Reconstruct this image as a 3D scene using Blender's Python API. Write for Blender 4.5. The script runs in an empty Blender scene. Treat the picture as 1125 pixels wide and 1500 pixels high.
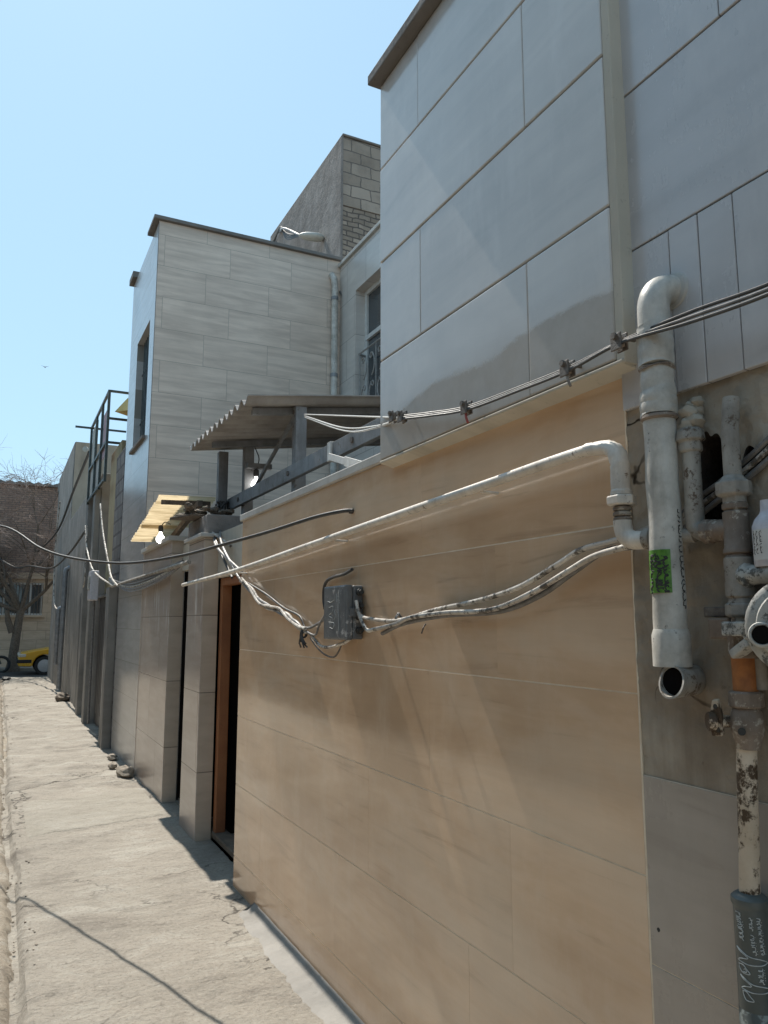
import bpy, bmesh, random
from math import *
from mathutils import Vector, noise as mn
random.seed(7)
S = bpy.context.scene
COL = S.collection
rnd = random.uniform

# ------------------------------------------------------------------ camera
F, H = 1110.0, 1.7
TH = atan(162 / F)
YAW = atan(562.5 / hypot(F, 162))
cy, sy, ct, st = cos(YAW), sin(YAW), cos(TH), sin(TH)
cam = bpy.data.cameras.new('camera')
co = bpy.data.objects.new('camera', cam)
COL.objects.link(co)
cam.sensor_fit = 'VERTICAL'
cam.sensor_height = 36
cam.lens = 36 * F / 1500
cam.clip_end = 2000
co.location = (0, 0, H)
co.rotation_euler = (pi / 2 + TH, 0, -YAW)
S.camera = co

def ray(u, v):
    a = (u - 562.5) / F
    b = (750 - v) / F
    fc = ct - b * st
    return a * cy + fc * sy, -a * sy + fc * cy, st + b * ct
def onx(u, v, X):                      # point of the photograph on the wall plane x = X
    d = ray(u, v); t = X / d[0]
    return (X, t * d[1], H + t * d[2])
def ony(u, v, Y):                      # ... on the plane y = Y
    d = ray(u, v); t = Y / d[1]
    return (t * d[0], Y, H + t * d[2])

# ------------------------------------------------------------------ world
EL, DL = radians(55), radians(-2.6)
S.world = bpy.data.worlds.new('World')
S.world.use_nodes = True
wn = S.world.node_tree
bg = wn.nodes['Background']
sk = wn.nodes.new('ShaderNodeTexSky')
sk.sky_type = 'NISHITA'
sk.sun_disc = False
sk.sun_elevation = EL
sk.sun_rotation = DL
sk.air_density = 1.0
sk.dust_density = 0.3
sk.ozone_density = 1.6
gm_ = wn.nodes.new('ShaderNodeGamma')          # softens the glare round the sun
gm_.inputs[1].default_value = 0.25
vm_ = wn.nodes.new('ShaderNodeVectorMath'); vm_.operation = 'MULTIPLY'
vm_.inputs[1].default_value = (0.84, 1.17, 1.38)
wn.links.new(sk.outputs[0], gm_.inputs[0])
wn.links.new(gm_.outputs[0], vm_.inputs[0])
wn.links.new(vm_.outputs[0], bg.inputs[0])
bg.inputs[1].default_value = 0.15
sl = bpy.data.lights.new('sun', 'SUN')
sl.energy = 2.0
sl.angle = radians(0.5)
sl.color = (1, 0.94, 0.85)
so = bpy.data.objects.new('sun', sl)
COL.objects.link(so)
so.rotation_euler = Vector((sin(DL) * cos(EL), cos(DL) * cos(EL), sin(EL))).to_track_quat('Z', 'Y').to_euler()
S.view_settings.view_transform = 'Standard'
S.view_settings.look = 'None'
S.view_settings.exposure = 1.68
S.view_settings.gamma = 1
S.cycles.max_bounces = 8

# ------------------------------------------------------------------ node helpers
class NT:
    def __init__(s, name, rough=0.8, spec=0.5, metal=0.0):
        s.m = bpy.data.materials.new(name)
        s.m.use_nodes = True
        s.t = s.m.node_tree
        s.b = s.t.nodes['Principled BSDF']
        s.b.inputs['Roughness'].default_value = rough
        s.b.inputs['Specular IOR Level'].default_value = spec
        s.b.inputs['Metallic'].default_value = metal
        s.p = s.t.nodes.new('ShaderNodeNewGeometry')
        s.pos = s.p.outputs['Position']
        s.nrm = None
    def put(s, inp, v):
        if hasattr(v, 'is_linked'): s.t.links.new(v, inp)
        elif v is not None:
            if isinstance(v, (tuple, list)) and len(v) == 3 and inp.type == 'RGBA': v = (*v, 1)
            inp.default_value = v
    def sc(s, x, y, z, vec=None, off=(0, 0, 0)):
        n = s.t.nodes.new('ShaderNodeMapping')
        s.put(n.inputs[0], vec or s.pos)
        n.inputs['Scale'].default_value = (x, y, z)
        n.inputs['Location'].default_value = off
        return n.outputs[0]
    def noise(s, scale=5, detail=5, rough=0.55, vec=None, dist=0.0):
        n = s.t.nodes.new('ShaderNodeTexNoise')
        s.put(n.inputs['Vector'], vec or s.pos)
        n.inputs['Scale'].default_value = scale
        n.inputs['Detail'].default_value = detail
        n.inputs['Roughness'].default_value = rough
        n.inputs['Distortion'].default_value = dist
        return n.outputs[0]
    def voro(s, scale, vec=None, feat='DISTANCE_TO_EDGE'):
        n = s.t.nodes.new('ShaderNodeTexVoronoi')
        n.feature = feat
        s.put(n.inputs['Vector'], vec or s.pos)
        n.inputs['Scale'].default_value = scale
        return n.outputs[0]
    def rng(s, v, a, b, c=0.0, d=1.0):
        n = s.t.nodes.new('ShaderNodeMapRange')
        for i, q in enumerate((v, a, b, c, d)): s.put(n.inputs[i], q)
        return n.outputs[0]
    def math(s, op, a, b=0.5):
        n = s.t.nodes.new('ShaderNodeMath'); n.operation = op
        s.put(n.inputs[0], a); s.put(n.inputs[1], b)
        return n.outputs[0]
    def mix(s, f, a, b, mode='MIX'):
        n = s.t.nodes.new('ShaderNodeMix'); n.data_type = 'RGBA'; n.blend_type = mode
        s.put(n.inputs[0], f); s.put(n.inputs[6], a); s.put(n.inputs[7], b)
        return n.outputs[2]
    def xyz(s, vec=None):
        n = s.t.nodes.new('ShaderNodeSeparateXYZ'); s.put(n.inputs[0], vec or s.pos)
        return n.outputs
    def comb(s, x, y, z=0.0):
        n = s.t.nodes.new('ShaderNodeCombineXYZ')
        s.put(n.inputs[0], x); s.put(n.inputs[1], y); s.put(n.inputs[2], z)
        return n.outputs[0]
    def island(s): return s.p.outputs['Random Per Island']
    def brick(s, u, v, w, h, mortar, off=0.5, u0=0.0, v0=0.0, bias=0.0):
        n = s.t.nodes.new('ShaderNodeTexBrick')
        n.offset = off
        s.put(n.inputs['Vector'], s.comb(s.math('ADD', u, u0), s.math('ADD', v, v0)))
        n.inputs['Color1'].default_value = (0, 0, 0, 1)
        n.inputs['Color2'].default_value = (1, 1, 1, 1)
        n.inputs['Mortar'].default_value = (0.5, 0.5, 0.5, 1)
        n.inputs['Scale'].default_value = 1
        n.inputs['Mortar Size'].default_value = mortar
        n.inputs['Mortar Smooth'].default_value = 0.15
        n.inputs['Bias'].default_value = bias
        n.inputs['Brick Width'].default_value = w
        n.inputs['Row Height'].default_value = h
        return n.outputs[0], n.outputs[1]
    def bump(s, h, strength=0.4, dist=0.01):
        n = s.t.nodes.new('ShaderNodeBump')
        n.inputs['Strength'].default_value = strength
        n.inputs['Distance'].default_value = dist
        s.put(n.inputs['Height'], h)
        if s.nrm: s.t.links.new(s.nrm, n.inputs['Normal'])
        s.nrm = n.outputs[0]
    def done(s, col=None, rough=None):
        s.put(s.b.inputs['Base Color'], col)
        s.put(s.b.inputs['Roughness'], rough)
        if s.nrm: s.t.links.new(s.nrm, s.b.inputs['Normal'])
        return s.m

def plain(name, a, b=None, scale=12, rough=0.7, bump=0.0, metal=0.0, spec=0.5, detail=5):
    n = NT(name, rough, spec, metal)
    b = b or tuple(q * 0.7 for q in a)
    f = n.noise(scale, detail, 0.6)
    c = n.mix(n.rng(f, 0.35, 0.68), a, b)
    if bump: n.bump(n.noise(scale * 6, 6), bump, 0.01)
    return n.done(c, n.rng(f, 0.3, 0.7, rough * 0.85, min(1, rough * 1.15)))

def paint(name, a, dirt, rust=None, chips=0.55, rough=0.5, scale=30):
    """worn paint: grime in broad clouds, small chips showing what is below"""
    n = NT(name, rough)
    g = n.noise(scale * 0.25, 7, 0.68)
    st_ = n.noise(scale * 0.5, 6, 0.65, n.sc(1, 1, 0.18))
    c = n.mix(n.rng(g, 0.38, 0.64), a, dirt)
    c = n.mix(n.rng(st_, 0.52, 0.70, 0, 0.65), c, tuple(q * 0.7 for q in dirt))
    k = n.noise(scale * 1.4, 9, 0.75)
    p_ = n.noise(scale * 0.45, 8, 0.72)
    if rust:
        r = n.rng(n.math('ADD', n.math('MULTIPLY', k, 0.6), n.math('MULTIPLY', p_, 0.7)), chips + 0.14, chips + 0.19)
        c = n.mix(r, c, rust)
        n.bump(n.math('SUBTRACT', 1.0, r), 0.3, 0.002)
    n.bump(n.math('ADD', g, n.math('MULTIPLY', k, 0.5)), 0.5, 0.005)
    return n.done(c, n.rng(g, 0.3, 0.7, rough * 0.8, rough * 1.3))

def slab(name, a, b, vein, axis='Y', rough=(0.18, 0.32), tint=0.10, veinscale=(1.6, 22), spec=0.9, dusty=None, cloud=None, foot=None, coat=0.0):
    # polish: a clear coat over the honed face
    """polished stone slabs: bedding veins along the wall, one tint per slab"""
    n = NT(name, 0.25, spec)
    n.b.inputs['Coat Weight'].default_value = coat
    n.b.inputs['Coat Roughness'].default_value = 0.12
    X, Y, Z = n.xyz()
    u = Y if axis == 'Y' else X
    off = n.math('MULTIPLY', n.island(), 37.0)
    vv = n.comb(n.math('ADD', n.math('MULTIPLY', u, veinscale[0]), off), n.math('MULTIPLY', Z, veinscale[1]), off)
    f = n.noise(1.0, 7, 0.62, vv, 0.6)
    g = n.noise(2.2, 4, 0.55)
    c = n.mix(n.rng(f, 0.36, 0.66), a, b)
    c = n.mix(n.math('MULTIPLY', n.rng(f, 0.60, 0.70), 0.55), c, vein)
    c = n.mix(n.math('MULTIPLY', n.rng(g, 0.42, 0.70), 0.5), c, tuple(q * 0.78 for q in b))
    if cloud:
        cl = n.noise(1.0, 5, 0.6, n.sc(1, 0.8, 2.4), 0.5)
        c = n.mix(n.rng(cl, 0.44, 0.64, 0, 0.55), c, cloud[0]); c = n.mix(n.rng(cl, 0.50, 0.34, 0, 0.45), c, cloud[1])
    c = n.mix(n.rng(n.island(), 0, 1, 0, tint), c, (0.05, 0.045, 0.04))
    sm = n.noise(6, 6, 0.7, n.sc(1, 1, 0.35))
    if dusty: c = n.mix(n.math('MULTIPLY', n.rng(sm, 0.5, 0.8), 0.45), c, dusty)
    r_ = None
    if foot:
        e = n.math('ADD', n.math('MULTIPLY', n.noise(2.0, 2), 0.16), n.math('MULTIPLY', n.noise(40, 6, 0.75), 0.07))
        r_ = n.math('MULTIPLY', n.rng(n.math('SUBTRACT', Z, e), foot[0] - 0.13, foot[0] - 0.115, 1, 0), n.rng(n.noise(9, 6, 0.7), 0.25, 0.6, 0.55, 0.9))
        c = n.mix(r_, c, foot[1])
    n.bump(n.noise(3.0, 3), 0.05, 0.02)
    n.bump(f, 0.06, 0.003)
    r = n.rng(n.math('ADD', n.math('MULTIPLY', sm, 0.6), n.math('MULTIPLY', f, 0.4)), 0.35, 0.65, rough[0], rough[1])
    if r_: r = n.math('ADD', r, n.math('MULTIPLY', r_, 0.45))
    return n.done(c, r)

def tiles(name, a, b, axis, w, h, mortar, mcol, rough=0.3, u0=0.0, v0=0.0, off=0.4, vein=(2.0, 26), pale_streak=None, bump=0.4, streak_z=None):
    """tiled wall drawn as a joint pattern with streaky stone figure"""
    n = NT(name, rough)
    X, Y, Z = n.xyz()
    u = Y if axis == 'Y' else X
    col, fac = n.brick(u, Z, w, h, mortar, off, u0, v0)
    f = n.noise(1.0, 7, 0.6, n.comb(n.math('ADD', n.math('MULTIPLY', u, vein[0]), n.math('MULTIPLY', col, 9.0)), n.math('MULTIPLY', Z, vein[1]), n.math('MULTIPLY', col, 5.0)), 0.4)
    c = n.mix(n.rng(f, 0.36, 0.66), a, b)
    c = n.mix(n.math('MULTIPLY', col, 0.16), c, tuple(q * 0.62 for q in b))
    g = n.noise(1.3, 6, 0.6)
    c = n.mix(n.math('MULTIPLY', n.rng(g, 0.45, 0.75), 0.35), c, tuple(q * 0.7 for q in b))
    if pale_streak:
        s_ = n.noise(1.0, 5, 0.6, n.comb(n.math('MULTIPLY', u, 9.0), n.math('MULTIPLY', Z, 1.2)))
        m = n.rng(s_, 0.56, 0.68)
        if streak_z:
            m = n.math('MULTIPLY', m, n.math('MULTIPLY', n.rng(Z, streak_z[0], streak_z[0] + 0.25), n.rng(Z, streak_z[1] - 0.2, streak_z[1], 1, 0)))
        c = n.mix(m, c, pale_streak)  # paler vertical streaks, kept to a height band when one is given
    c = n.mix(fac, c, mcol)
    n.bump(n.math('SUBTRACT', 1.0, fac), bump, 0.004)
    return n.done(c, n.rng(g, 0.3, 0.7, rough * 0.92, rough * 1.12))

def bricks(name, a, b, mcol, axis, w, h, mortar, rough=0.9, bump=0.9, wob=0.02):
    n = NT(name, rough, 0.3)
    X, Y, Z = n.xyz()
    u = Y if axis == 'Y' else X
    wv = n.noise(7, 3)
    u = n.math('ADD', u, n.math('MULTIPLY', n.math('SUBTRACT', wv, 0.5), wob * 2))
    z = n.math('ADD', Z, n.math('MULTIPLY', n.math('SUBTRACT', n.noise(4.3, 3), 0.5), wob * 2))
    col, fac = n.brick(u, z, w, h, mortar)
    c = n.mix(n.math('MULTIPLY', col, 1.0), a, b)
    g = n.noise(3, 6, 0.65)
    c = n.mix(n.rng(g, 0.45, 0.75, 0, 0.6), c, tuple(q * 0.55 for q in b))
    c = n.mix(fac, c, mcol)
    n.bump(n.math('ADD', n.math('SUBTRACT', 1.0, fac), n.math('MULTIPLY', n.noise(22, 5), 0.5)), bump, 0.015)
    return n.done(c)

def plaster(name, a, b, dark=None, streak=0.5, rough=0.9, bump=0.35, scale=1.6, axis='Y', crack=False):
    n = NT(name, rough, 0.3)
    X, Y, Z = n.xyz()
    f = n.noise(scale, 7, 0.62)
    c = n.mix(n.rng(f, 0.36, 0.66), a, b)
    dark = dark or tuple(q * 0.45 for q in b)
    u = Y if axis == 'Y' else X
    s_ = n.noise(1.0, 6, 0.65, n.comb(n.math('MULTIPLY', u, 5.0), n.math('MULTIPLY', Z, 0.55)))
    c = n.mix(n.math('MULTIPLY', n.rng(s_, 0.5, 0.72), streak), c, dark)
    k = n.noise(26, 6, 0.7)
    c = n.mix(n.rng(k, 0.62, 0.72, 0, 0.5), c, dark)
    if crack:
        d = n.noise(3, 4)
        e = n.voro(2.6, n.comb(n.math('ADD', u, n.math('MULTIPLY', d, 0.35)), n.math('ADD', Z, n.math('MULTIPLY', d, 0.3)), 3.0))
        c = n.mix(n.math('MULTIPLY', n.rng(e, 0.004, 0.012, 1, 0), n.rng(n.noise(1.7), 0.5, 0.56)), c, tuple(q * 0.3 for q in dark))
    n.bump(n.noise(9, 7, 0.65), bump, 0.02)
    n.bump(k, bump * 0.6, 0.004)
    return n.done(c)

# ------------------------------------------------------------------ mesh helpers
class MB:
    def __init__(s): s.v = []; s.f = []
    def add(s, vs, fs):
        o = len(s.v)
        s.v += [tuple(p) for p in vs]
        s.f += [tuple(i + o for i in f) for f in fs]
        return s
    def box(s, x0, x1, y0, y1, z0, z1):
        vs = [(x, y, z) for z in (z0, z1) for y in (y0, y1) for x in (x0, x1)]
        return s.add(vs, [(0, 2, 3, 1), (4, 5, 7, 6), (0, 1, 5, 4), (2, 6, 7, 3), (0, 4, 6, 2), (1, 3, 7, 5)])
    def obox(s, p, q, w, h, up=(0, 0, 1)):
        """bar from p to q, w wide, h tall"""
        p, q = Vector(p), Vector(q)
        d = (q - p).normalized(); u = Vector(up)
        sd = d.cross(u).normalized(); u = sd.cross(d).normalized()
        c = [sd * a * w / 2 + u * b * h / 2 for a, b in ((-1, -1), (1, -1), (1, 1), (-1, 1))]
        return s.add([p + k for k in c] + [q + k for k in c], [(0, 1, 2, 3), (7, 6, 5, 4), (0, 4, 5, 1), (1, 5, 6, 2), (2, 6, 7, 3), (3, 7, 4, 0)])
    def tube(s, path, r, n=10, cap=True, jit=0.0, twist=0.0):
        P = [Vector(p) for p in path]
        R = r if isinstance(r, (list, tuple)) else [r] * len(P)
        t0 = (P[1] - P[0]).normalized()
        a = Vector((0, 0, 1)) if abs(t0.z) < 0.9 else Vector((1, 0, 0))
        nx = t0.cross(a).normalized()
        vs, fs = [], []
        for i, p in enumerate(P):
            t = (P[min(i + 1, len(P) - 1)] - P[max(i - 1, 0)]).normalized()
            nx = (nx - t * nx.dot(t)).normalized()
            by = t.cross(nx)
            for k in range(n):
                an = 2 * pi * k / n + twist
                rr = R[i] * (1 + (rnd(-jit, jit) if jit else 0))
                vs.append(p + nx * cos(an) * rr + by * sin(an) * rr)
        for i in range(len(P) - 1):
            for k in range(n):
                k2 = (k + 1) % n
                fs.append((i * n + k, i * n + k2, (i + 1) * n + k2, (i + 1) * n + k))
        if cap:
            fs.append(tuple(reversed(range(n))))
            fs.append(tuple((len(P) - 1) * n + k for k in range(n)))
        return s.add(vs, fs)
    def lathe(s, p, ax, prof, n=20):
        """prof: (distance along ax from p, radius)"""
        p = Vector(p); ax = Vector(ax).normalized()
        a = Vector((0, 0, 1)) if abs(ax.z) < 0.9 else Vector((1, 0, 0))
        u = ax.cross(a).normalized(); w = ax.cross(u)
        vs, fs = [], []
        for d, r in prof:
            for k in range(n):
                an = 2 * pi * k / n
                vs.append(p + ax * d + (u * cos(an) + w * sin(an)) * max(r, 1e-5))
        for i in range(len(prof) - 1):
            for k in range(n):
                k2 = (k + 1) % n
                fs.append((i * n + k, i * n + k2, (i + 1) * n + k2, (i + 1) * n + k))
        fs.append(tuple(reversed(range(n))))
        fs.append(tuple((len(prof) - 1) * n + k for k in range(n)))
        return s.add(vs, fs)
    def ball(s, c, r, n=10, sq=(1, 1, 1), jit=0.0):
        prof = []
        vs, fs = [], []
        m = n
        for i in range(1, m):
            ph = pi * i / m
            for k in range(n):
                th = 2 * pi * k / n
                q = r * (1 + (rnd(-jit, jit) if jit else 0))
                vs.append((c[0] + q * sq[0] * sin(ph) * cos(th), c[1] + q * sq[1] * sin(ph) * sin(th), c[2] + q * sq[2] * cos(ph)))
        for i in range(m - 2):
            for k in range(n):
                k2 = (k + 1) % n
                fs.append((i * n + k, (i + 1) * n + k, (i + 1) * n + k2, i * n + k2))
        fs.append(tuple(range(n)))
        fs.append(tuple(reversed([(m - 2) * n + k for k in range(n)])))
        return s.add(vs, fs)
    def prism(s, poly, d):
        """closed polygon (list of 3d points) extruded by vector d"""
        k = len(poly); d = Vector(d)
        vs = [Vector(p) for p in poly] + [Vector(p) + d for p in poly]
        fs = [tuple(reversed(range(k))), tuple(range(k, 2 * k))]
        fs += [(i, (i + 1) % k, (i + 1) % k + k, i + k) for i in range(k)]
        return s.add(vs, fs)
    def build(s, name, mat, parent=None, smooth=False, bevel=0.0, loc=None, seg=2):
        me = bpy.data.meshes.new(name)
        o = bpy.data.objects.new(name, me)
        L = Vector(loc) if loc else Vector((0, 0, 0))
        if parent is not None and loc is None:
            L = Vector(parent.location)
        me.from_pydata([tuple(Vector(p) - L) for p in s.v], [], s.f)
        bm = bmesh.new(); bm.from_mesh(me)
        bmesh.ops.recalc_face_normals(bm, faces=bm.faces)
        bm.to_mesh(me); bm.free()
        me.materials.append(mat)
        if smooth:
            me.shade_smooth()
            try: me.set_sharp_from_angle(angle=radians(40))
            except Exception: pass
        COL.objects.link(o)
        if parent is not None:
            o.parent = parent
            if parent.parent is None:
                o.location = (0, 0, 0) if loc is None else L - Vector(parent.location)
            else:
                o.location = (0, 0, 0)
                me.transform(__import__('mathutils').Matrix.Translation(-(Vector(parent.parent.location) + Vector(parent.location) - L)))
        else:
            o.location = L
        if bevel:
            b = o.modifiers.new('bevel', 'BEVEL'); b.width = bevel; b.segments = seg; b.limit_method = 'ANGLE'
        return o

def tag(o, label, cat, group=None):
    o['label'] = label; o['category'] = cat
    if group: o['group'] = group
    return o
def thing(name, loc, label, cat, group=None):
    o = bpy.data.objects.new(name, None)
    o.empty_display_size = 0.1
    o.location = loc
    COL.objects.link(o)
    return tag(o, label, cat, group)
def structure(o, kind='structure'):
    o['kind'] = kind
    return o
def smooth_path(pts, k=8):
    P = [Vector(p) for p in pts]
    if len(P) < 3: return P
    Q = [P[0] * 2 - P[1]] + P + [P[-1] * 2 - P[-2]]
    out = []
    for i in range(1, len(Q) - 2):
        a, b, c, d = Q[i - 1], Q[i], Q[i + 1], Q[i + 2]
        for j in range(k):
            t = j / k
            out.append(0.5 * ((2 * b) + (c - a) * t + (2 * a - 5 * b + 4 * c - d) * t * t + (3 * b - a - 3 * c + d) * t ** 3))
    out.append(P[-1])
    return out
def bend(a, corner, b, r, k=8):
    """path a - rounded corner - b"""
    a, c, b = Vector(a), Vector(corner), Vector(b)
    p = c + (a - c).normalized() * r; q = c + (b - c).normalized() * r
    return [a] + [(1 - t) ** 2 * p + 2 * t * (1 - t) * c + t * t * q for t in [i / k for i in range(k + 1)]] + [b]
def cable(name, pts, r, mat, label, n=6, cat='cable', group=None, k=8, loc=None):
    o = MB().tube(smooth_path(pts, k), r, n).build(name, mat, None, True, loc=loc or pts[0])
    return tag(o, label, cat, group)

# ------------------------------------------------------------------ materials
M = {}
M['brown'] = slab('brown_stone', (0.80, 0.565, 0.37), (0.70, 0.485, 0.315), (0.40, 0.26, 0.16), 'Y', (0.07, 0.18), 0.10, (1.3, 16), 0.95, dusty=(0.76, 0.60, 0.44), cloud=((0.54, 0.34, 0.19), (0.74, 0.60, 0.45)), coat=0.25)
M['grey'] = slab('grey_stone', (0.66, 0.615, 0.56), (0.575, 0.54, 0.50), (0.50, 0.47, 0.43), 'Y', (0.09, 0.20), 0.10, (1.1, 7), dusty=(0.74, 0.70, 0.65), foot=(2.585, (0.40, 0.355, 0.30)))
M['panel'] = slab('pale_panel', (0.59, 0.575, 0.57), (0.51, 0.50, 0.50), (0.44, 0.435, 0.435), 'Y', (0.2, 0.34), 0.10, (1.1, 5), dusty=(0.70, 0.68, 0.66))
M['grout'] = plain('grout', (0.80, 0.70, 0.55), (0.66, 0.54, 0.40), 20, 0.9)
M['midgrout'] = plain('grey_grout', (0.36, 0.36, 0.35), (0.29, 0.29, 0.285), 20, 0.9)
M['darkgrout'] = plain('dark_grout', (0.20, 0.19, 0.18), (0.13, 0.12, 0.115), 20, 0.9)
M['trim'] = plaster('trim_stone', (0.598, 0.546, 0.455), (0.494, 0.455, 0.377), streak=0.35, bump=0.1)
M['dirty'] = plaster('dirty_plaster', (0.44, 0.385, 0.31), (0.25, 0.205, 0.155), (0.12, 0.085, 0.055), 0.55, 0.9, 0.6, 3.5, crack=True)
M['concrete_cap'] = plaster('cap_cement', (0.546, 0.533, 0.494), (0.429, 0.416, 0.39), streak=0.4, bump=0.2)
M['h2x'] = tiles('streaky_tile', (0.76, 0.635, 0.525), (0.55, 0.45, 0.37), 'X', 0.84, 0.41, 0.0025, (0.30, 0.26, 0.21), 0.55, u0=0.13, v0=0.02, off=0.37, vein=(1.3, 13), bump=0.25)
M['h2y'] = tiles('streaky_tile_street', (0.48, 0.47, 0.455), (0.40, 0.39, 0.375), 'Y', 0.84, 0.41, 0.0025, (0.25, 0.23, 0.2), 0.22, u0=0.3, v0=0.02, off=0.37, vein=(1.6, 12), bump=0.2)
M['porch'] = tiles('porch_tile', (0.548, 0.469, 0.407), (0.447, 0.371, 0.319), 'Y', 1.1, 0.62, 0.004, (0.202, 0.168, 0.136), 0.22, u0=0.3, v0=0.1, vein=(1.5, 9), pale_streak=(0.793, 0.77, 0.733), streak_z=(1.45, 2.15))
M['porchx'] = tiles('porch_tile_side', (0.577, 0.476, 0.38), (0.476, 0.385, 0.299), 'X', 0.6, 0.62, 0.004, (0.202, 0.168, 0.136), 0.3, u0=0.15, v0=0.1, vein=(3, 9))
M['rough_plaster'] = plaster('rough_plaster', (0.27, 0.25, 0.235), (0.16, 0.147, 0.137), (0.07, 0.062, 0.055), 0.3, 0.95, 1.0, 2.4)
M['grey_plaster'] = plaster('grey_plaster', (0.30, 0.285, 0.26), (0.19, 0.18, 0.165), (0.075, 0.07, 0.062), 0.7, 0.95, 0.5, 1.3)
M['beige_plaster'] = plaster('beige_plaster', (0.429, 0.364, 0.286), (0.338, 0.286, 0.221), None, 0.4, 0.95, 0.3, 1.0, axis='X')
M['olive_plaster'] = plaster('ochre_plaster', (0.39, 0.325, 0.195), (0.286, 0.234, 0.143), None, 0.4, 0.95, 0.3, 1.0)
M['left_wall'] = plaster('opposite_plaster', (0.27, 0.215, 0.165), (0.20, 0.16, 0.12), None, 0.5, 0.95, 0.4, 0.8)
M['blocks'] = bricks('concrete_block', (0.36, 0.31, 0.26), (0.27, 0.23, 0.19), (0.15, 0.135, 0.12), 'X', 0.36, 0.2, 0.009, wob=0.03)
M['towerbrick'] = bricks('common_brick', (0.38, 0.32, 0.26), (0.24, 0.2, 0.16), (0.11, 0.095, 0.085), 'X', 0.21, 0.085, 0.010, wob=0.04, bump=1.0)
M['greyblock'] = bricks('grey_block', (0.19, 0.185, 0.18), (0.14, 0.135, 0.13), (0.085, 0.08, 0.08), 'X', 0.4, 0.2, 0.02, wob=0.01)
M['greyblocky'] = bricks('grey_block_street', (0.19, 0.185, 0.18), (0.14, 0.135, 0.13), (0.085, 0.08, 0.08), 'Y', 0.4, 0.2, 0.02, wob=0.01)
M['farbrick'] = bricks('brown_brick', (0.34, 0.235, 0.175), (0.245, 0.165, 0.13), (0.145, 0.115, 0.10), 'X', 0.25, 0.085, 0.014, wob=0.008, bump=0.5)
M['farstone'] = tiles('far_stone', (0.58, 0.44, 0.32), (0.46, 0.345, 0.24), 'X', 0.8, 0.35, 0.008, (0.30, 0.23, 0.165), 0.7, vein=(2, 10))
M['coping'] = plaster('coping_stone', (0.20, 0.185, 0.17), (0.14, 0.13, 0.12), streak=0.3, bump=0.3)
M['pvc'] = paint('painted_plastic_pipe', (0.60, 0.575, 0.52), (0.36, 0.34, 0.30), (0.10, 0.09, 0.08), 0.62, 0.42, 34)
M['whitepipe'] = paint('white_painted_steel', (0.76, 0.71, 0.63), (0.52, 0.47, 0.41), (0.16, 0.11, 0.075), 0.60, 0.5, 26)
M['greypipe'] = paint('grey_painted_steel', (0.40, 0.375, 0.33), (0.24, 0.215, 0.185), (0.11, 0.075, 0.05), 0.55, 0.6, 34)
M['flaking'] = paint('flaking_paint', (0.66, 0.56, 0.44), (0.48, 0.38, 0.27), (0.07, 0.042, 0.022), 0.50, 0.6, 22)
M['brownfit'] = paint('brown_fitting', (0.24, 0.19, 0.15), (0.16, 0.12, 0.09), (0.40, 0.36, 0.30), 0.55, 0.55, 40)
M['orange'] = plain('orange_plastic', (0.42, 0.16, 0.045), (0.27, 0.105, 0.04), 40, 0.6)
M['sleeve'] = plain('dark_sleeve', (0.062, 0.078, 0.076), (0.10, 0.115, 0.11), 14, 0.38)
M['sleeve_worn'] = paint('worn_sleeve', (0.24, 0.27, 0.255), (0.34, 0.36, 0.335), (0.09, 0.10, 0.095), 0.5, 0.5, 26)
M['chalk'] = plain('white_lettering', (0.62, 0.64, 0.62), (0.36, 0.38, 0.37), 60, 0.7)
M['ink'] = plain('black_ink', (0.025, 0.025, 0.025), (0.05, 0.05, 0.045), 60, 0.7)
M['greensticker'] = plain('green_sticker', (0.06, 0.17, 0.025), (0.14, 0.32, 0.05), 50, 0.4)
M['label'] = plain('paper_label', (0.58, 0.57, 0.60), (0.46, 0.45, 0.48), 60, 0.5)
M['meter'] = paint('meter_casting', (0.54, 0.53, 0.48), (0.34, 0.33, 0.30), (0.10, 0.10, 0.09), 0.52, 0.55, 40)
M['galv'] = plain('galvanised_steel', (0.30, 0.31, 0.32), (0.20, 0.205, 0.21), 9, 0.5, 0.1, 0.35)
M['steel'] = paint('grey_post_paint', (0.25, 0.255, 0.26), (0.17, 0.17, 0.17), (0.10, 0.07, 0.05), 0.60, 0.55, 18)
M['sheet'] = plain('cement_sheet', (0.40, 0.37, 0.34), (0.27, 0.245, 0.22), 4, 0.85, 0.2)
M['black'] = plain('opening_shade', (0.006, 0.005, 0.005), (0.009, 0.008, 0.007), 8, 0.9, spec=0.1)  # near-black colour stands for the unlit inside of openings
M['wood'] = plaster('red_oxide_wood', (0.36, 0.155, 0.07), (0.27, 0.11, 0.05), (0.12, 0.05, 0.03), 0.6, 0.6, 0.15, 3.0)
M['darkwire'] = plain('black_insulation', (0.032, 0.031, 0.03), (0.075, 0.07, 0.065), 30, 0.55)
M['greywire'] = plain('grey_insulation', (0.22, 0.21, 0.20), (0.12, 0.115, 0.11), 25, 0.55)
M['whitewire'] = paint('dusty_white_insulation', (0.66, 0.62, 0.55), (0.34, 0.30, 0.26), (0.10, 0.085, 0.07), 0.52, 0.6, 22)
M['clamp'] = plain('clamp_metal', (0.16, 0.14, 0.12), (0.08, 0.065, 0.055), 50, 0.6, 0.3)
M['red'] = plain('red_tape', (0.40, 0.06, 0.04), (0.25, 0.05, 0.04), 60, 0.6)
M['box'] = paint('grey_box_plastic', (0.175, 0.18, 0.18), (0.12, 0.123, 0.125), (0.42, 0.41, 0.39), 0.58, 0.45, 30)
M['glass'] = plain('dim_glass', (0.06, 0.07, 0.075), (0.045, 0.05, 0.055), 3, 0.08, spec=0.8)
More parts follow.
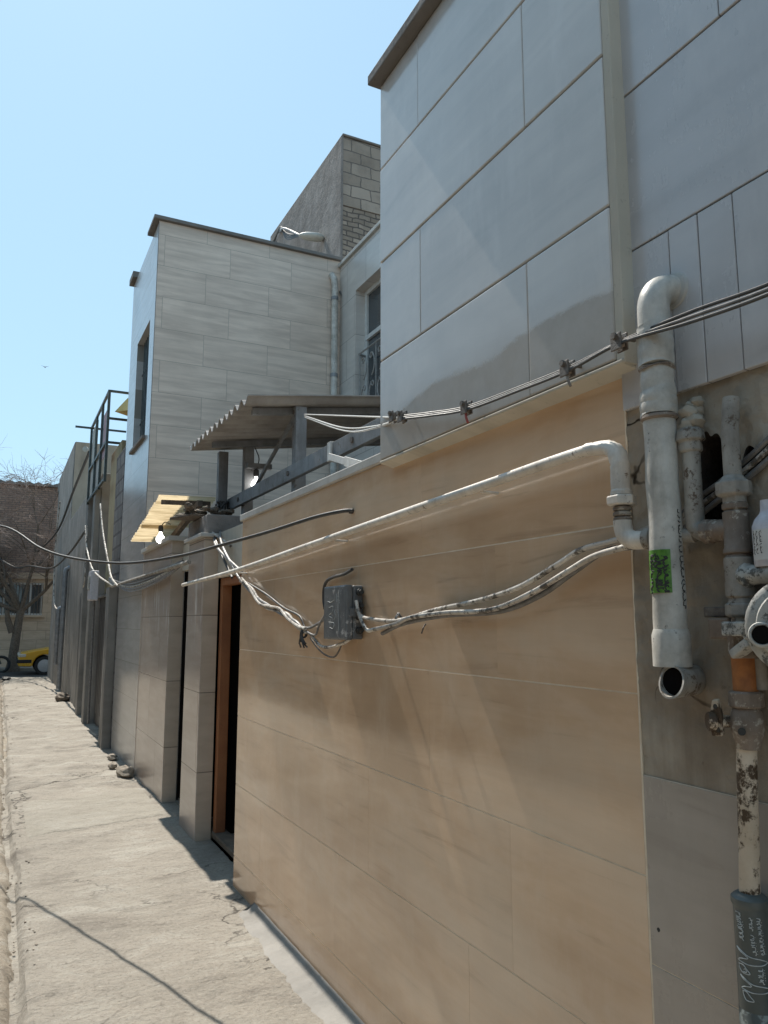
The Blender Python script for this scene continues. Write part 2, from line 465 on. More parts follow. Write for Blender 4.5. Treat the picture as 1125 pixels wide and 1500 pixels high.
M['whiteframe'] = plain('white_frame', (0.62, 0.61, 0.58), (0.50, 0.49, 0.46), 15, 0.5)
M['iron'] = plain('grille_iron', (0.34, 0.33, 0.31), (0.22, 0.21, 0.2), 30, 0.55)
M['greenframe'] = plain('dark_green_steel', (0.055, 0.075, 0.07), (0.035, 0.045, 0.045), 20, 0.5)
M['banner'] = plain('faded_banner', (0.50, 0.46, 0.40), (0.36, 0.33, 0.30), 3, 0.8)
M['bannerpink'] = plain('faded_pink_cloth', (0.52, 0.36, 0.36), (0.42, 0.28, 0.29), 4, 0.85)
M['tarp'] = plain('yellow_sheet', (0.55, 0.40, 0.09), (0.42, 0.30, 0.07), 4, 0.7)
M['rubble'] = plain('rubble', (0.20, 0.16, 0.12), (0.11, 0.09, 0.07), 9, 0.95, 0.6)
M['cavity'] = plain('cavity_shade', (0.09, 0.07, 0.055), (0.035, 0.028, 0.022), 14, 0.95, 0.8)  # dark tone stands for the shade inside the broken-out hole
M['stone'] = plain('rock', (0.36, 0.31, 0.25), (0.22, 0.185, 0.145), 14, 0.95, 0.7)
M['gate'] = plaster('gate_steel', (0.085, 0.082, 0.08), (0.06, 0.058, 0.056), None, 0.5, 0.5, 0.1, 1.5)
M['taxi'] = plain('taxi_paint', (0.70, 0.38, 0.015), (0.62, 0.33, 0.012), 2, 0.3)
M['rubber'] = plain('rubber', (0.02, 0.02, 0.02), (0.03, 0.03, 0.03), 20, 0.8)
M['hub'] = plain('hubcap', (0.50, 0.50, 0.50), (0.42, 0.42, 0.42), 20, 0.4)
M['lens'] = plain('lamp_lens', (0.60, 0.58, 0.52), (0.5, 0.48, 0.43), 20, 0.2)
M['bark'] = plain('bark', (0.16, 0.125, 0.095), (0.085, 0.066, 0.05), 18, 0.95, 0.7)
M['twig'] = plain('twigs', (0.34, 0.25, 0.20), (0.20, 0.145, 0.115), 6, 0.95)
M['asphalt'] = plain('asphalt', (0.06, 0.058, 0.055), (0.045, 0.043, 0.04), 6, 0.9, 0.3)
M['earth'] = plain('earth', (0.26, 0.22, 0.17), (0.19, 0.16, 0.125), 2, 0.95, 0.3)
M['lampshell'] = plain('lamp_housing', (0.46, 0.47, 0.43), (0.38, 0.38, 0.35), 10, 0.5)
n = NT('bulb_glow', 0.3)
n.b.inputs['Emission Color'].default_value = (1, 0.98, 0.94, 1)
n.b.inputs['Emission Strength'].default_value = 2.2
M['bulb'] = n.done((0.8, 0.8, 0.8))
n = NT('translucent_sheet', 0.5)
f_ = n.noise(1.0, 4, 0.6, n.sc(2.5, 34, 6))
c_ = n.mix(n.rng(f_, 0.35, 0.7), (0.74, 0.61, 0.40), (0.36, 0.27, 0.15))
tr = n.t.nodes.new('ShaderNodeBsdfTranslucent'); n.put(tr.inputs[0], c_)
ms = n.t.nodes.new('ShaderNodeMixShader'); ms.inputs[0].default_value = 0.55
n.t.links.new(n.b.outputs[0], ms.inputs[1]); n.t.links.new(tr.outputs[0], ms.inputs[2])
n.t.links.new(ms.outputs[0], n.t.nodes['Material Output'].inputs[0])
M['canopy'] = n.done(c_)

# worn concrete of the alley
def ground_mat(name, a, b, dark, light, crack=True, loose=0.0):
    n = NT(name, 0.93, 0.25)
    X, Y, Z = n.xyz()
    f = n.noise(1.1, 8, 0.62)
    c = n.mix(n.rng(f, 0.35, 0.66), a, b)
    wash = n.noise(1.0, 8, 0.68, n.sc(1.5, 2.4, 1), 0.5)
    c = n.mix(n.rng(wash, 0.52, 0.66, 0, 0.75), c, dark)
    c = n.mix(n.rng(wash, 0.47, 0.36, 0, 0.7), c, light)
    k = n.noise(48, 8, 0.75)
    c = n.mix(n.rng(k, 0.53, 0.66, 0, 0.8), c, dark)
    c = n.mix(n.rng(k, 0.45, 0.33, 0, 0.7), c, light)
    kk = n.noise(150, 3, 0.7)
    c = n.mix(n.rng(kk, 0.62, 0.70, 0, 0.7), c, tuple(q * 0.6 for q in dark))
    k2 = n.noise(14, 7, 0.7)
    c = n.mix(n.rng(k2, 0.58, 0.72, 0, 0.5), c, tuple(q * 0.8 for q in dark))
    if crack:
        d = n.noise(2.2, 5, 0.6)
        w = n.comb(n.math('ADD', n.math('MULTIPLY', X, 0.55), n.math('MULTIPLY', d, 0.6)), n.math('ADD', Y, n.math('MULTIPLY', d, 0.9)), 0.0)
        e = n.voro(0.85, w)
        ck = n.math('MULTIPLY', n.rng(e, 0.002, 0.009, 1, 0), n.rng(n.noise(0.9), 0.46, 0.54))
        c = n.mix(n.math('MULTIPLY', ck, 0.8), c, tuple(q * 0.35 for q in dark))
        n.bump(n.math('SUBTRACT', 1.0, ck), 0.5, 0.012)
    n.bump(n.noise(5, 8, 0.7, n.sc(1, 1.7, 1)), 0.8, 0.04)
    n.bump(k, 0.8, 0.012)
    return n.done(c)
M['pave'] = ground_mat('worn_concrete', (0.36, 0.325, 0.275), (0.315, 0.285, 0.24), (0.20, 0.176, 0.147), (0.44, 0.41, 0.355))
M['patch'] = ground_mat('newer_concrete', (0.365, 0.335, 0.283), (0.322, 0.296, 0.248), (0.235, 0.209, 0.174), (0.409, 0.383, 0.335), False)
M['verge'] = ground_mat('sandy_verge', (0.348, 0.3, 0.235), (0.287, 0.244, 0.191), (0.148, 0.122, 0.096), (0.452, 0.418, 0.357), False)
M['cladtile'] = slab('grey_beige_tile', (0.50, 0.44, 0.38), (0.42, 0.365, 0.31), (0.33, 0.28, 0.235), 'Y', (0.2, 0.4), 0.06, (1.2, 9), 0.5, dusty=(0.50, 0.46, 0.41))
M['haunch'] = plaster('smooth_cement', (0.33, 0.312, 0.285), (0.26, 0.247, 0.225), (0.17, 0.152, 0.13), 0.4, 0.9, 0.4, 4)

# ------------------------------------------------------------------ ground
def sig(t): return 0.5 * (1 + tanh(max(-30, min(30, t)) / 2))
def fbm(x, y, z=0.0, o=4): return mn.fractal(Vector((x, y, z)), 1.0, 2.0, o, noise_basis='PERLIN_ORIGINAL')
def sheet_grid(xs, ys, zf):
    m = MB()
    nx = len(xs)
    vs = [(x, y, zf(x, y)) for y in ys for x in xs]
    fs = [(j * nx + i, j * nx + i + 1, (j + 1) * nx + i + 1, (j + 1) * nx + i) for j in range(len(ys) - 1) for i in range(nx - 1)]
    return m.add(vs, fs)
def frange(a, b, d):
    k = max(1, round((b - a) / d))
    return [a + (b - a) * i / k for i in range(k + 1)]
def gutter_x(y): return 0.215 + 0.035 * fbm(0.3, y * 0.8, 4) + 0.012 * fbm(1.3, y * 5, 2)
def pz(x, y):
    z = 0.007 * fbm(x * 1.3, y * 0.9) + 0.006 * fbm(x * 5, y * 5, 3.1) + 0.0026 * fbm(x * 22, y * 22, 1.7, 2)
    if y > 8.3:                         # broken, washed-out stretch
        k = min(1, (y - 8.3) / 0.6)
        z += k * (0.026 * fbm(x * 1.2, y * 2.4, 7.7) + 0.022 * abs(fbm(x * 2.8, y * 5.0, 2.2)) - 0.008)
    for y0, slope in ((6.75, 0.28), (8.35, 0.2), (11.2, -0.3), (14.6, 0.2), (18.2, -0.1)):   # slab edges
        e = y - (y0 + slope * (x - 0.8) + 0.10 * fbm(x * 2.4, y0, 5) + 0.02 * fbm(x * 14, y0, 5))
        z += 0.014 * sig(e * 60) * (1 if y0 in (6.75, 14.6) else -1)
    d = x - gutter_x(y)
    if d < 0.0: z -= 0.05 * min(1, -d / 0.03)
    elif d < 0.05: z -= 0.012 * (1 - d / 0.05) * (0.5 + 0.8 * fbm(x * 20, y * 20))
    z -= 0.012 * max(0, 1 - y / 3.0) * 0
    return z
ys = frange(-3, 2.4, 0.12) + frange(2.4, 9.6, 0.018)[1:] + frange(9.6, 27.3, 0.045)[1:]
structure(sheet_grid(frange(0.12, 1.62, 0.02), ys, pz).build('pavement', M['pave'], None, True))
def patchz(x, y): return pz(x, y) + 0.006
def vz(x, y):
    d = gutter_x(y) - 0.07 - x
    z = 0.012 * fbm(x * 2, y * 2, 9) + 0.008 * fbm(x * 9, y * 9, 4) + 0.003 * fbm(x * 30, y * 30, 4, 2)
    if d < 0.0: z -= 0.06
    elif d < 0.04: z -= 0.03 * (1 - d / 0.04)
    return z - 0.004
structure(sheet_grid(frange(-2.62, -0.2, 0.22) + frange(-0.18, 0.26, 0.02), ys, vz).build('path', M['verge'], None, True))
# lighter repair slab across the pavement
m = MB()
xs = frange(0.30, 1.40, 0.02)
def py0(x): return 7.02 + 0.22 * (x - 0.8) + 0.10 * fbm(x * 2.4, 1.0, 5) + 0.02 * fbm(x * 16, 3.0, 5)
def py1(x): return 8.28 + 0.16 * (x - 0.8) + 0.10 * fbm(x * 2.0, 8.0, 5) + 0.03 * fbm(x * 12, 9.0, 5)
J = 50
vs = []
for x in xs:
    a, b = py0(x), py1(x)
    for j in range(J + 1):
        y = a + (b - a) * j / J
        e = min(j, J - j) / 2.0
        vs.append((x, y, pz(x, y) + 0.006 - (0.012 if e < 0.5 else 0)))
fs = [(i * (J + 1) + j, i * (J + 1) + j + 1, (i + 1) * (J + 1) + j + 1, (i + 1) * (J + 1) + j) for i in range(len(xs) - 1) for j in range(J)]
structure(m.add(vs, fs).build('pavement_patch', M['patch'], None, True))
# smooth cement haunch at the foot of the brown wall
m = MB()
vs = []; yy = frange(-1, 4.66, 0.03)
for y in yy:
    w = 0.150 + 0.035 * fbm(0.5, y * 2.2, 6) + 0.015 * fbm(0.5, y * 11, 6)
    for t in (0, 0.3, 0.55, 0.75, 0.9, 1.0):
        x = 1.475 - w * (1 - t)
        vs.append((x, y, 0.008 + 0.055 * max(0, t - 0.55) ** 1.3 * 2 - (0.02 if t == 0 else 0) + 0.002 * fbm(x * 12, y * 12)))
fs = [(j * 6 + i, j * 6 + i + 1, (j + 1) * 6 + i + 1, (j + 1) * 6 + i) for j in range(len(yy) - 1) for i in range(5)]
fs.append(tuple((len(yy) - 1) * 6 + i for i in range(6)))
structure(m.add(vs, fs).build('kerb', M['haunch'], None, True))
structure(MB().add([(-300, -300, -0.09), (300, -300, -0.09), (300, 300, -0.09), (-300, 300, -0.09)], [(0, 1, 2, 3)]).build('ground', M['earth']))
structure(sheet_grid(frange(-14, 14, 1.0), frange(27.3, 31.0, 0.5), lambda x, y: -0.05 + 0.01 * fbm(x, y)).build('road', M['asphalt'], None, True))
m = MB().box(-14, 14, 31.0, 32.2, -0.09, 0.06)
structure(m.build('pavement', M['patch'], None, False, 0.01))
structure(MB().box(-14, -2.62, 27.15, 27.3, -0.09, 0.02).build('road_kerb', M['patch']))
structure(MB().box(1.6, 4.6, 2.8, 9.3, -0.09, 0.03).build('courtyard_floor', M['patch']))

# loose stones and crumbs at the wall foot and along the gutter
G = 'broken concrete pieces by the wall'
for i, (x, y, r, lab) in enumerate(((1.36, 9.18, 0.13, 'largest chunk of broken concrete lying at the wall foot'), (1.30, 9.75, 0.075, 'small pale chunk behind the largest broken concrete piece'), (1.37, 10.35, 0.08, 'flat chunk of rubble beside the plaster edge beyond the porch wall'), (1.33, 18.4, 0.20, 'dark angular lump of rubble leaning on the distant grey wall'))):
    m = MB().ball((x, y, r * 0.35), r, 9, (0.75, 1.25, 0.55), 0.14)
    tag(m.build('concrete_chunk', M['stone'] if i < 3 else M['rubble'], None, False, 0.004, loc=(x, y, 0)), lab, 'rubble', G)
m = MB()
for k in range(260):
    y = rnd(2.6, 20) ** 1.0
    x = gutter_x(y) - rnd(-0.06, 0.09) if random.random() < 0.75 else rnd(-0.1, 0.15)
    r = rnd(0.002, 0.007) * (1 + y * 0.05)
    m.ball((x, y, (pz(x, y) if x > gutter_x(y) else -0.035) + r * 0.3), r, 5, (1, 1.2, 0.7), 0.3)
structure(m.build('gravel', M['stone'], None), 'stuff')
tag(MB().ball((0.27, 26.0, 0.03), 0.16, 9, (0.9, 1.6, 0.3), 0.25).build('rag', M['darkwire'], None, True, loc=(0.27, 26, 0)), 'dark crumpled rag lying where the alley meets the road', 'rag')

# ------------------------------------------------------------------ near house (brown base, grey upper storey)
W, U = 1.47, 1.41
nh = thing('tiled_house', (1.6, 2.2, 0), 'two storey house with polished brown stone base and overhanging grey slab wall', 'house')
def slabs(m, X, rows, joints, y0, y1, gh, gv, th=0.02, off=0.0012):
    for i in range(len(rows) - 1):
        e = [y0] + sorted(joints[i]) + [y1]
        for a, b in zip(e, e[1:]):
            dx = rnd(-off, off)
            m.box(X + dx, X + th, a + (gv if a != y0 else 0), b - (gv if b != y1 else 0), rows[i] + gh, rows[i + 1] - gh)
m = MB()
rows = [0.0, 0.19, 0.64, 1.08, 1.52, 1.96, 2.40]
jn = [[3.9, 2.6], [4.58, 3.45, 2.3], [3.08, 2.05, 4.3], [3.75, 2.55], [4.4, 3.2, 2.1], [3.8, 2.6]]
slabs(m, W, rows, jn, 1.485, 5.13, 0.0022, 0.0003, 0.02, 0.0004)
m.build('stone_cladding', M['brown'], nh, False, 0.0004)
MB().box(W + 0.0009, W + 0.16, 1.484, 5.12, -0.05, 2.398).build('wall', M['grout'], nh)
MB().box(W, W + 0.0042, 1.4785, 1.4845, 0.0, 2.27).build('corner_joint', M['grout'], nh)
m = MB()
rows = [2.385, 2.825, 3.28, 3.73, 4.15]
jn = [[1.81, ], [2.49], [1.80], [2.50]]
slabs(m, U, rows, jn, 1.4455, 2.85, 0.0032, 0.0004, 0.025)
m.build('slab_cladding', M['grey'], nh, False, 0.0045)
m = MB().box(U + 0.010, 4.0, 1.47, 2.849, 2.40, 4.18)
m.build('upper_storey', M['midgrout'], nh)
MB().box(U + 0.002, W - 0.011, 1.415, 1.445, 2.372, 4.16).build('corner_trim', M['trim'], nh, False, 0.003)
m = MB()
ly = frange(1.42, 2.85, 0.05)
m.prism([(U - 0.002, 1.42, 2.372), (W + 0.03, 1.42, 2.352), (W + 0.03, 1.42, 2.384), (U - 0.002, 1.42, 2.384)], (0, 1.43, 0))
m.build('ledge', M['trim'], nh, False, 0.004)
m = MB().box(1.355, 4.1, 1.2, 2.875, 4.152, 4.20)
m.build('coping', M['coping'], nh, False, 0.006)
m = MB().box(1.452, 1.66, 2.852, 5.15, 2.40, 2.445)
m.build('wall_cap', M['concrete_cap'], nh, False, 0.006)

# ------------------------------------------------------------------ neighbour on the right: slab panels over patched plaster
rh = thing('panelled_house', (1.7, 0.5, 0), 'house at the right edge with bluish slab panels above patched grey plaster', 'house')
m = MB()
slabs(m, 1.455, [2.258, 2.69, 3.145, 3.62, 4.08], [[1.29, 1.20, 1.10, 0.6, 0.0, -0.6, -1.3, -2.1], [0.72, -0.3, -1.4], [1.10, 0.1, -0.9], [0.6, -0.5]], -3.0, 1.474, 0.003, 0.0015, 0.016)
m.build('slab_panels', M['panel'], rh, False, 0.002)
MB().box(1.462, 1.75, -3.0, 1.410, 2.262, 4.3).build('upper_wall', M['darkgrout'], rh)
# plaster sheet with a broken-out hole, on a grid
hole = [onx(*p, W)[1:] for p in ((1032, 628), (1041, 640), (1050, 634), (1060, 648), (1070, 668), (1074, 700), (1076, 740), (1068, 772), (1050, 768), (1028, 764), (1022, 700), (1026, 650))]
hole2 = [onx(*p, W)[1:] for p in ((1094, 650), (1104, 655), (1118, 668), (1110, 690), (1092, 700), (1088, 670))]
hole4 = [onx(*p, W)[1:] for p in ((1026, 868), (1046, 862), (1062, 872), (1066, 892), (1050, 900), (1032, 894))]
hole3 = [onx(*p, W)[1:] for p in ((1012, 800), (1030, 798), (1034, 812), (1022, 806), (1014, 816))]
def inside(p, poly):
    c = False
    for i in range(len(poly)):
        (x1, y1), (x2, y2) = poly[i], poly[i - 1]
        if (y1 > p[1]) != (y2 > p[1]) and p[0] < (x2 - x1) * (p[1] - y1) / (y2 - y1) + x1: c = not c
    return c
yg = frange(0.55, 1.479, 0.006); zg = frange(1.2, 2.262, 0.006)
bm = bmesh.new()
vg = [[None] * len(yg) for _ in zg]
def plx(y, z):
    k = fbm(y * 5, z * 5, 2); k2 = fbm(y * 18, z * 18, 5)
    up = sig((z - 1.45) * 18)
    return W + 0.004 - up * (0.010 * abs(k) + 0.007 * k2) + 0.0015 * k2
for j, z in enumerate(zg):
    for i, y in enumerate(yg): vg[j][i] = bm.verts.new((plx(y, z), y, z))
for j in range(len(zg) - 1):
    for i in range(len(yg) - 1):
        c = ((yg[i] + yg[i + 1]) / 2 + 0.006 * fbm(yg[i] * 60, zg[j] * 60), (zg[j] + zg[j + 1]) / 2 + 0.006 * fbm(yg[i] * 60, zg[j] * 60, 3))
        if inside(c, hole) or inside(c, hole2): continue
        bm.faces.new((vg[j][i], vg[j][i + 1], vg[j + 1][i + 1], vg[j + 1][i]))
bmesh.ops.delete(bm, geom=[v for v in bm.verts if not v.link_faces], context='VERTS')
be = [e for e in bm.edges if e.is_boundary]
rim = {}
for e in be:
    a_, b_ = e.verts
    rim.setdefault(a_, []).append(b_); rim.setdefault(b_, []).append(a_)
rim = {v: q for v, q in rim.items() if 1.4 < v.co.z < 2.25 and 0.56 < v.co.y < 1.47}
for _ in range(5):
    new = {v: (v.co + sum((q.co for q in nb), Vector())) / (1 + len(nb)) for v, nb in rim.items()}
    for v, c_ in new.items(): v.co = c_
ex = bmesh.ops.extrude_edge_only(bm, edges=be)
bmesh.ops.translate(bm, verts=[g for g in ex['geom'] if isinstance(g, bmesh.types.BMVert)], vec=(0.14, 0, 0))
bmesh.ops.recalc_face_normals(bm, faces=bm.faces)
me = bpy.data.meshes.new('plaster'); bm.to_mesh(me); bm.free()
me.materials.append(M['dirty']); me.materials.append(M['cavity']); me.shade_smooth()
for p_ in me.polygons: p_.material_index = 1 if p_.center.x > W + 0.03 else 0  # deep hole sides coloured dark in place of the shade there
try: me.set_sharp_from_angle(angle=radians(45))
except Exception: pass
o = bpy.data.objects.new('plaster', me); COL.objects.link(o); o.parent = rh; o.location = -Vector(rh.location)
m = MB()
slabs(m, W - 0.001, [0.0, 0.44, 0.88, 1.322], [[0.2, -0.9], [0.75, -0.5], [0.25, -0.8]], -3.0, 1.478, 0.0016, 0.0005, 0.02, 0.0003)
m.build('tile_cladding', M['cladtile'], rh, False, 0.0008)
MB().box(W + 0.0005, W + 0.003, -3.0, 1.4775, 0.0, 1.3215).build('grout', M['grout'], rh)
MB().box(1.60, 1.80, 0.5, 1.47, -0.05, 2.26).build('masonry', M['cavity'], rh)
MB().box(W, 1.80, -3.0, 0.55, -0.05, 2.262).build('wall', M['dirty'], rh)
m = MB()      # smooth cement repair beside the brown stone
pp = [onx(*p, W - 0.004) for p in ((934, 1040), (1000, 1030), (1022, 1050), (1024, 1130), (1018, 1150), (948, 1128))]
# small open bolt hole plugged dark
q = onx(964, 1362, W - 0.001)
MB().ball((W + 0.003, q[1], q[2]), 0.010, 8, (0.5, 0.8, 1.1), 0.15).build('bolt_hole', M['ink'], rh, True)

# ------------------------------------------------------------------ awning over the courtyard
aw = thing('awning', (1.95, 6.2, 0.0), 'grey corrugated awning on steel posts above the courtyard wall', 'awning')
m = MB()
ncor, per = 12, 12
xs = frange(1.50, 3.90, 0.3)
vs = []
NY = ncor * per
for side in (0, 1):
    for i in range(NY + 1):
        y = 5.2 + 1.92 * i / NY
        for x in xs:
            z = 3.325 + 0.13 * (x - 1.5) + 0.028 * cos(2 * pi * i / per) + 0.012 * sin(y * 2.1)
            vs.append((x + 0.015 * (fbm(0, y * 1.5) if x < 1.6 else 0), y, z - side * 0.009))
nx = len(xs); K = (NY + 1) * nx
fs = []
for i in range(NY):
    for k in range(nx - 1):
        a = i * nx + k
        fs += [(a, a + 1, a + nx + 1, a + nx), (K + a, K + a + nx, K + a + nx + 1, K + a + 1)]
for i in range(NY):
    a = i * nx; fs.append((a, a + nx, K + a + nx, K + a)); a += nx - 1; fs.append((a, K + a, K + a + nx, a + nx))
for k in range(nx - 1):
    fs.append((k, K + k, K + k + 1, k + 1)); a = NY * nx + k; fs.append((a, a + 1, K + a + 1, K + a))
m.add(vs, fs).build('corrugated_sheet', M['sheet'], aw, True)
for (x, y, zt) in ((1.95, 5.33, 3.335), (1.95, 6.68, 3.335), (1.80, 7.02, 3.31), (3.6, 5.33, 3.545), (3.6, 7.0, 3.545)):
    MB().box(x - 0.045, x + 0.045, y - 0.04, y + 0.04, 0.03, zt).build('post', M['steel'], aw, False, 0.006)
for y in (5.42, 6.62):
    MB().obox((1.60, y, 3.278), (3.88, y, 3.278 + 0.13 * 2.28), 0.05, 0.05).build('purlin', M['steel'], aw)
m = MB()
m.box(1.865, 1.872, 2.86, 7.35, 2.755, 2.865).box(1.872, 1.903, 2.86, 7.35, 2.858, 2.865).box(1.872, 1.903, 2.86, 7.35, 2.755, 2.762)
ch = m.build('channel_beam', M['steel'], aw, False, 0.002)
for y in (5.33, 6.68, 4.15): MB().lathe((1.865, y, 2.81), (-1, 0, 0), [(0, 0.02), (0.012, 0.02)], 6).build('bolt', M['clamp'], ch)
MB().obox((1.93, 5.37, 3.28), (1.97, 6.62, 2.86), 0.025, 0.025).build('brace', M['steel'], aw)
m = MB()
m.box(1.852, 1.91, 4.47, 4.53, 2.745, 2.872)
m.obox((1.852, 4.50, 2.775), (1.80, 4.12, 2.665), 0.006, 0.045).obox((1.80, 4.12, 2.665), (1.66, 3.42, 2.47), 0.006, 0.06)
o = m.build('cloth_strip', M['whiteframe'], None, False, 0.002, loc=(1.8, 3.9, 2.8))
tag(o, 'white cloth strip tied round the awning beam and trailing to the wall cap', 'cloth strip')

# bulbs
def bulb(p, label, cord):
    t = thing('light_bulb', p, label, 'bulb', 'bare bulbs over the doorways')
    m = MB().lathe(Vector(p) + Vector((0, 0, 0.075)), (0, 0, -1), [(0, 0.013), (0.02, 0.016), (0.04, 0.032), (0.062, 0.043), (0.085, 0.043), (0.105, 0.033), (0.118, 0.012), (0.120, 0.0)], 18)
    m.build('bulb', M['bulb'], t, True)
    MB().lathe(Vector(p) + Vector((0, 0, 0.145)), (0, 0, -1), [(0, 0.012), (0.01, 0.024), (0.055, 0.026), (0.07, 0.018)], 14).build('socket', M['darkwire'], t, True)
    MB().tube(smooth_path(cord, 6), 0.005, 5).build('cord', M['darkwire'], t, True)
bp = Vector(onx(375, 707, 2.0)) + Vector((0, 0, -0.02))
bulb(bp, 'lit bulb hanging under the grey corrugated awning', [bp + Vector((0, 0, 0.14)), bp + Vector((0.03, 0.02, 0.25)), bp + Vector((0.0, 0.06, 0.36))])
MB().box(bp.x - 0.05, bp.x + 0.05, bp.y - 0.03, bp.y + 0.03, bp.z + 0.145, bp.z + 0.19)
o = MB().obox(bp + Vector((-0.09, 0, 0.17)), bp + Vector((0.14, 0, 0.175)), 0.06, 0.045).build('lamp_bracket', M['steel'], None, loc=bp)
tag(o, 'small metal bracket above the bulb under the awning', 'bracket')

# ------------------------------------------------------------------ doorways and pillar
dr = thing('doorway', (1.68, 5.65, 0), 'open dark doorway with red oxide frame beside the brown stone wall', 'doorway')
MB().box(1.612, 1.69, 6.16, 6.235, 0.02, 2.00).box(1.612, 1.69, 5.125, 6.235, 2.0, 2.06).box(1.63, 1.69, 5.125, 5.17, 0.02, 2.00).build('door_frame', M['wood'], dr, False, 0.004)
MB().box(2.05, 2.08, 5.05, 6.5, 0.0, 2.3).box(1.64, 2.05, 6.24, 6.27, 0.0, 2.3).box(1.64, 2.05, 5.07, 5.10, 0.0, 2.3).box(1.69, 2.05, 5.1, 6.24, 2.07, 2.1).build('passage_shade', M['black'], dr)
MB().box(1.60, 1.72, 5.135, 6.24, -0.02, 0.07).build('threshold', M['rubble'], dr, False, 0.006)
MB().box(1.585, 1.78, 5.135, 6.245, 2.065, 2.44).build('lintel', M['trim'], dr, False, 0.004)
pl = thing('gate_pillar', (1.55, 6.55, 0), 'tan stone clad pillar between the two dark doorways', 'pillar')
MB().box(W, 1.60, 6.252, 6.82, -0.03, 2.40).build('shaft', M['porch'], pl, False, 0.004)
MB().box(W + 0.006, 1.598, 6.249, 6.2515, -0.03, 2.40).build('side_cladding', M['porchx'], pl)
MB().box(W - 0.04, 1.67, 6.21, 6.87, 2.402, 2.435).build('cap', M['concrete_cap'], pl, False, 0.006)
MB().box(W + 0.02, 1.80, 6.26, 6.98, 2.44, 2.60).build('upstand', M['rough_plaster'], pl, False, 0.01)
m = MB()
for k in range(34):
    m.ball((rnd(1.36, 1.8), rnd(6.4, 7.05), 2.64 + rnd(0.0, 0.06)), rnd(0.02, 0.055), 7, (1, 1.3, 0.6), 0.25)
o = MB().obox((1.34, 6.62, 2.612), (1.80, 6.78, 2.625), 0.36, 0.022).build('plank', M['bark'], None, False, 0.006, loc=(1.5, 6.7, 2.6))
tag(o, 'dark weathered board under the rubble on the gate pillar', 'board')
tag(m.build('rubble_heap', M['rubble'], None, loc=(1.6, 6.7, 2.6)), 'heap of dark rubble lying on top of the gate pillar', 'rubble')
d2 = thing('doorway', (1.68, 7.2, 0), 'narrow black doorway between the tan pillar and the porch wall', 'doorway')
MB().box(1.95, 1.98, 6.6, 7.9, 0.0, 2.2).box(1.61, 1.95, 7.60, 7.63, 0.0, 2.2).box(1.61, 1.95, 6.83, 6.86, 0.0, 2.2).build('passage_shade', M['black'], d2)
MB().box(1.58, 1.72, 6.845, 7.615, 2.202, 2.46).build('lintel', M['trim'], d2, False, 0.004)
MB().box(1.62, 1.70, 6.86, 7.60, -0.02, 0.05).build('threshold', M['rubble'], d2)

# ------------------------------------------------------------------ beige house with streaky tiles
bh = thing('tiled_house', (2.6, 10.2, 0), 'taller beige house clad in long streaky tiles behind the awning', 'house')
# street front: lower porch wall, upper wall with window opening
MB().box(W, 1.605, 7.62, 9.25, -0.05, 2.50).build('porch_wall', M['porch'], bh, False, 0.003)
MB().box(W + 0.004, 1.60, 7.617, 7.6195, -0.05, 2.50).build('porch_side', M['porchx'], bh)
MB().box(W - 0.04, 1.72, 7.57, 9.24, 2.502, 2.55).build('porch_coping', M['concrete_cap'], bh, False, 0.005)
wy0, wy1, wz0, wz1 = 9.62, 10.62, 4.02, 5.55
m = MB().box(W, 1.68, 9.252, wy0, -0.05, 6.70).box(W, 1.68, wy1, 11.3, -0.05, 6.70).box(W, 1.68, wy0, wy1, -0.05, wz0).box(W, 1.68, wy0, wy1, wz1, 6.70)
m.build('street_wall', M['h2y'], bh)
m = MB().box(1.466, 4.02, 9.25, 9.2515, -0.05, 6.72)
m.build('side_wall', M['h2x'], bh)
MB().box(1.68, 4.5, 9.26, 11.29, 0, 6.64).build('core', M['grey_plaster'], bh)
MB().box(1.4655, 1.4705, 9.246, 9.2535, 2.55, 6.70).build('corner_bead', M['darkgrout'], bh)
m = MB().box(1.40, 4.0, 9.20, 9.40, 6.722, 6.77).box(1.40, 1.64, 9.40, 9.72, 6.722, 6.77)
m.build('coping', M['coping'], bh, False, 0.006)
m = MB().box(1.41, 1.68, 11.0, 11.36, 6.705, 6.80)
m.build('coping', M['coping'], bh, False, 0.006)
wf = MB().box(1.59, 1.63, wy0, wy0 + 0.05, wz0, wz1).box(1.59, 1.63, wy1 - 0.05, wy1, wz0, wz1).box(1.59, 1.63, wy0, wy1, wz0, wz0 + 0.05).box(1.59, 1.63, wy0, wy1, wz1 - 0.05, wz1).box(1.585, 1.62, 10.09, 10.14, wz0, wz1).box(1.585, 1.62, wy0, wy1, 5.05, 5.09).build('window', M['steel'], bh)
MB().box(1.615, 1.62, wy0 + 0.05, wy1 - 0.05, wz0 + 0.05, wz1 - 0.05).build('pane', M['glass'], wf)
m = MB()
for k in range(1, 9):
    y = wy0 + (wy1 - wy0) * k / 9
    m.tube([(1.55, y, wz0), (1.55, y, wz1)], 0.007, 6)
for z in (4.4, 5.1): m.tube([(1.55, wy0, z), (1.55, wy1, z)], 0.008, 6)
m.build('window_grille', M['greenframe'], wf)
MB().box(1.43, 1.59, wy0 - 0.04, wy1 + 0.04, wz0 - 0.04, wz0 - 0.002).build('window_sill', M['coping'], bh)

